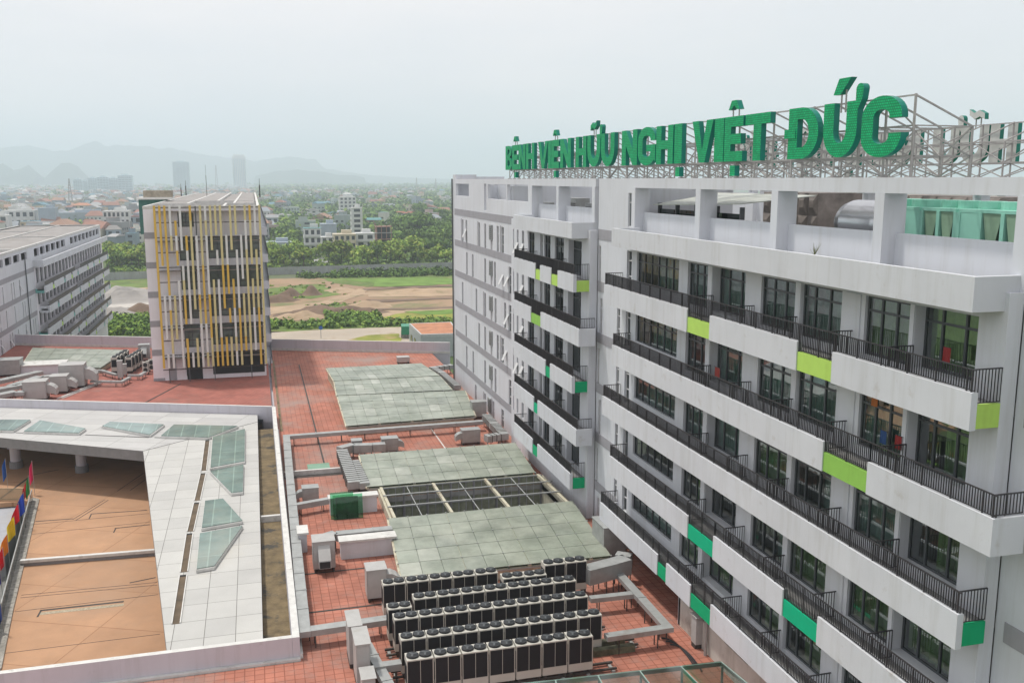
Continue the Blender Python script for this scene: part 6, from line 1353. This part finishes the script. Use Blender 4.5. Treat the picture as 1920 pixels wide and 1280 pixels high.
a = MB(); [a.box(-W / 2 + W * i / 8 + 2.2, -W / 2 + W * i / 8 + 4.6, -W / 2.2, -W / 2.4 + 3.5, 12, h_ - 16, tb) for i in range(8)]; a.build('window_band', t); a = MB(); a.box(-W * .9, W * .9, -10, 20, 0, 22, tb2); a.build('podium', t)
def lattice(lab, px, ytop, ybase_, Yd, w_):
    p = onY(px, 340, Yd); h_ = H + (337 - ytop) / FPX * Yd; t = MB()
    for sx in (-1, 1):
        for sy_ in (-1, 1): t.bar((p.x + sx * w_, Yd + sy_ * w_, 0), (p.x + sx * w_ * .1, Yd + sy_ * w_ * .1, h_), w_ * .16, w_ * .16, steel)
    n = 12
    for i in range(n):
        z = h_ * i / n; k = w_ * (1 - .9 * i / n); k2 = w_ * (1 - .9 * (i + 1) / n); t.bar((p.x - k, Yd, z), (p.x + k2, Yd, h_ * (i + 1) / n), w_ * .1, w_ * .1, steel); t.bar((p.x + k, Yd, z), (p.x - k2, Yd, h_ * (i + 1) / n), w_ * .1, w_ * .1, steel)
    tag(t.build('lattice_mast'), lab, 'mast')
lattice('lattice mast above the town on the left', 129.5, 335, 0, 1300, 3.0); lattice('faint lattice mast between the two skyscrapers', 406, 312, 0, 3000, 5); lattice('faint lattice mast left of the hospital corner', 781, 333, 0, 2500, 3.5); lattice('pale lattice mast nearest the hospital corner', 817, 335, 0, 2600, 3.2)

# ---------- hills
def ridge(prof, Yd, dep, m, seed):
    a = MB(); pts = []
    for (x0, y0), (x1, y1) in zip(prof, prof[1:]):
        n = max(1, int((x1 - x0) / 4))
        for i in range(n): pts.append((x0 + (x1 - x0) * i / n, y0 + (y1 - y0) * i / n))
    rows_ = [-1, -.6, -.25, 0, .4, 1]; vs = []
    for px, py in pts:
        h_ = H + (337 - py) / FPX * Yd; x = onY(px, 337, Yd).x
        for r_ in rows_:
            k = max(0, 1 - abs(r_) ** 1.3); e = noise.noise(Vector((x * .002, r_ * 2, seed))) * .18 * (1 if r_ else .35) + noise.noise(Vector((x * .009, r_ * 3, seed))) * .09; vs.append((x + e * 150, Yd + r_ * dep, max(0, h_ * k * (1 + e)) if abs(r_) < 1 else -1))
    a.v = vs; a.mats = [m]; R_ = len(rows_)
    for i in range(len(pts) - 1):
        for j in range(R_ - 1): a.f.append((i * R_ + j, (i + 1) * R_ + j, (i + 1) * R_ + j + 1, i * R_ + j + 1)); a.m.append(0)
    tag(a.build('hills', smooth=True), kind='structure')
hillm = mat('hill_forest', (.05, .08, .05), var=.4, scale=.003, rough=1, spec=0)
ridge([(-120, 290), (0, 284), (60, 281), (110, 290), (150, 283), (180, 273), (200, 278), (240, 279), (300, 283), (350, 288), (390, 294), (440, 302), (480, 304), (520, 297), (548, 296), (590, 302), (612, 316), (640, 322), (700, 329), (780, 334), (850, 336)], 9600, 1000, hillm, 1)
ridge([(-80, 330), (-20, 316), (8, 310), (25, 322), (40, 319), (55, 313), (68, 325), (80, 334)], 6400, 450, hillm, 2)
ridge([(88, 336), (105, 318), (118, 309), (132, 309), (148, 316), (160, 328), (170, 337)], 6400, 450, hillm, 3)
ridge([(480, 330), (520, 322), (560, 318), (620, 326), (680, 333)], 7000, 500, hillm, 4)
# ------------------------------------------------------------------ air
def haze():
    a = MB(); a.box(-9000, 9000, -60, 12500, -2.0, 430, mat('x_tmp', (1, 1, 1))); o = a.build('haze'); o.data.materials.clear()
    m = bpy.data.materials.new('haze_air'); m.use_nodes = True; n = m.node_tree.nodes; n.clear(); ou = n.new('ShaderNodeOutputMaterial'); v = n.new('ShaderNodeVolumePrincipled')
    v.inputs['Color'].default_value = (.79, .90, 1.0, 1); v.inputs['Density'].default_value = HAZE; v.inputs['Anisotropy'].default_value = .1
    m.node_tree.links.new(v.outputs[0], ou.inputs['Volume']); o.data.materials.append(m); tag(o, kind='stuff')
HAZE = 1 / 3700
haze()
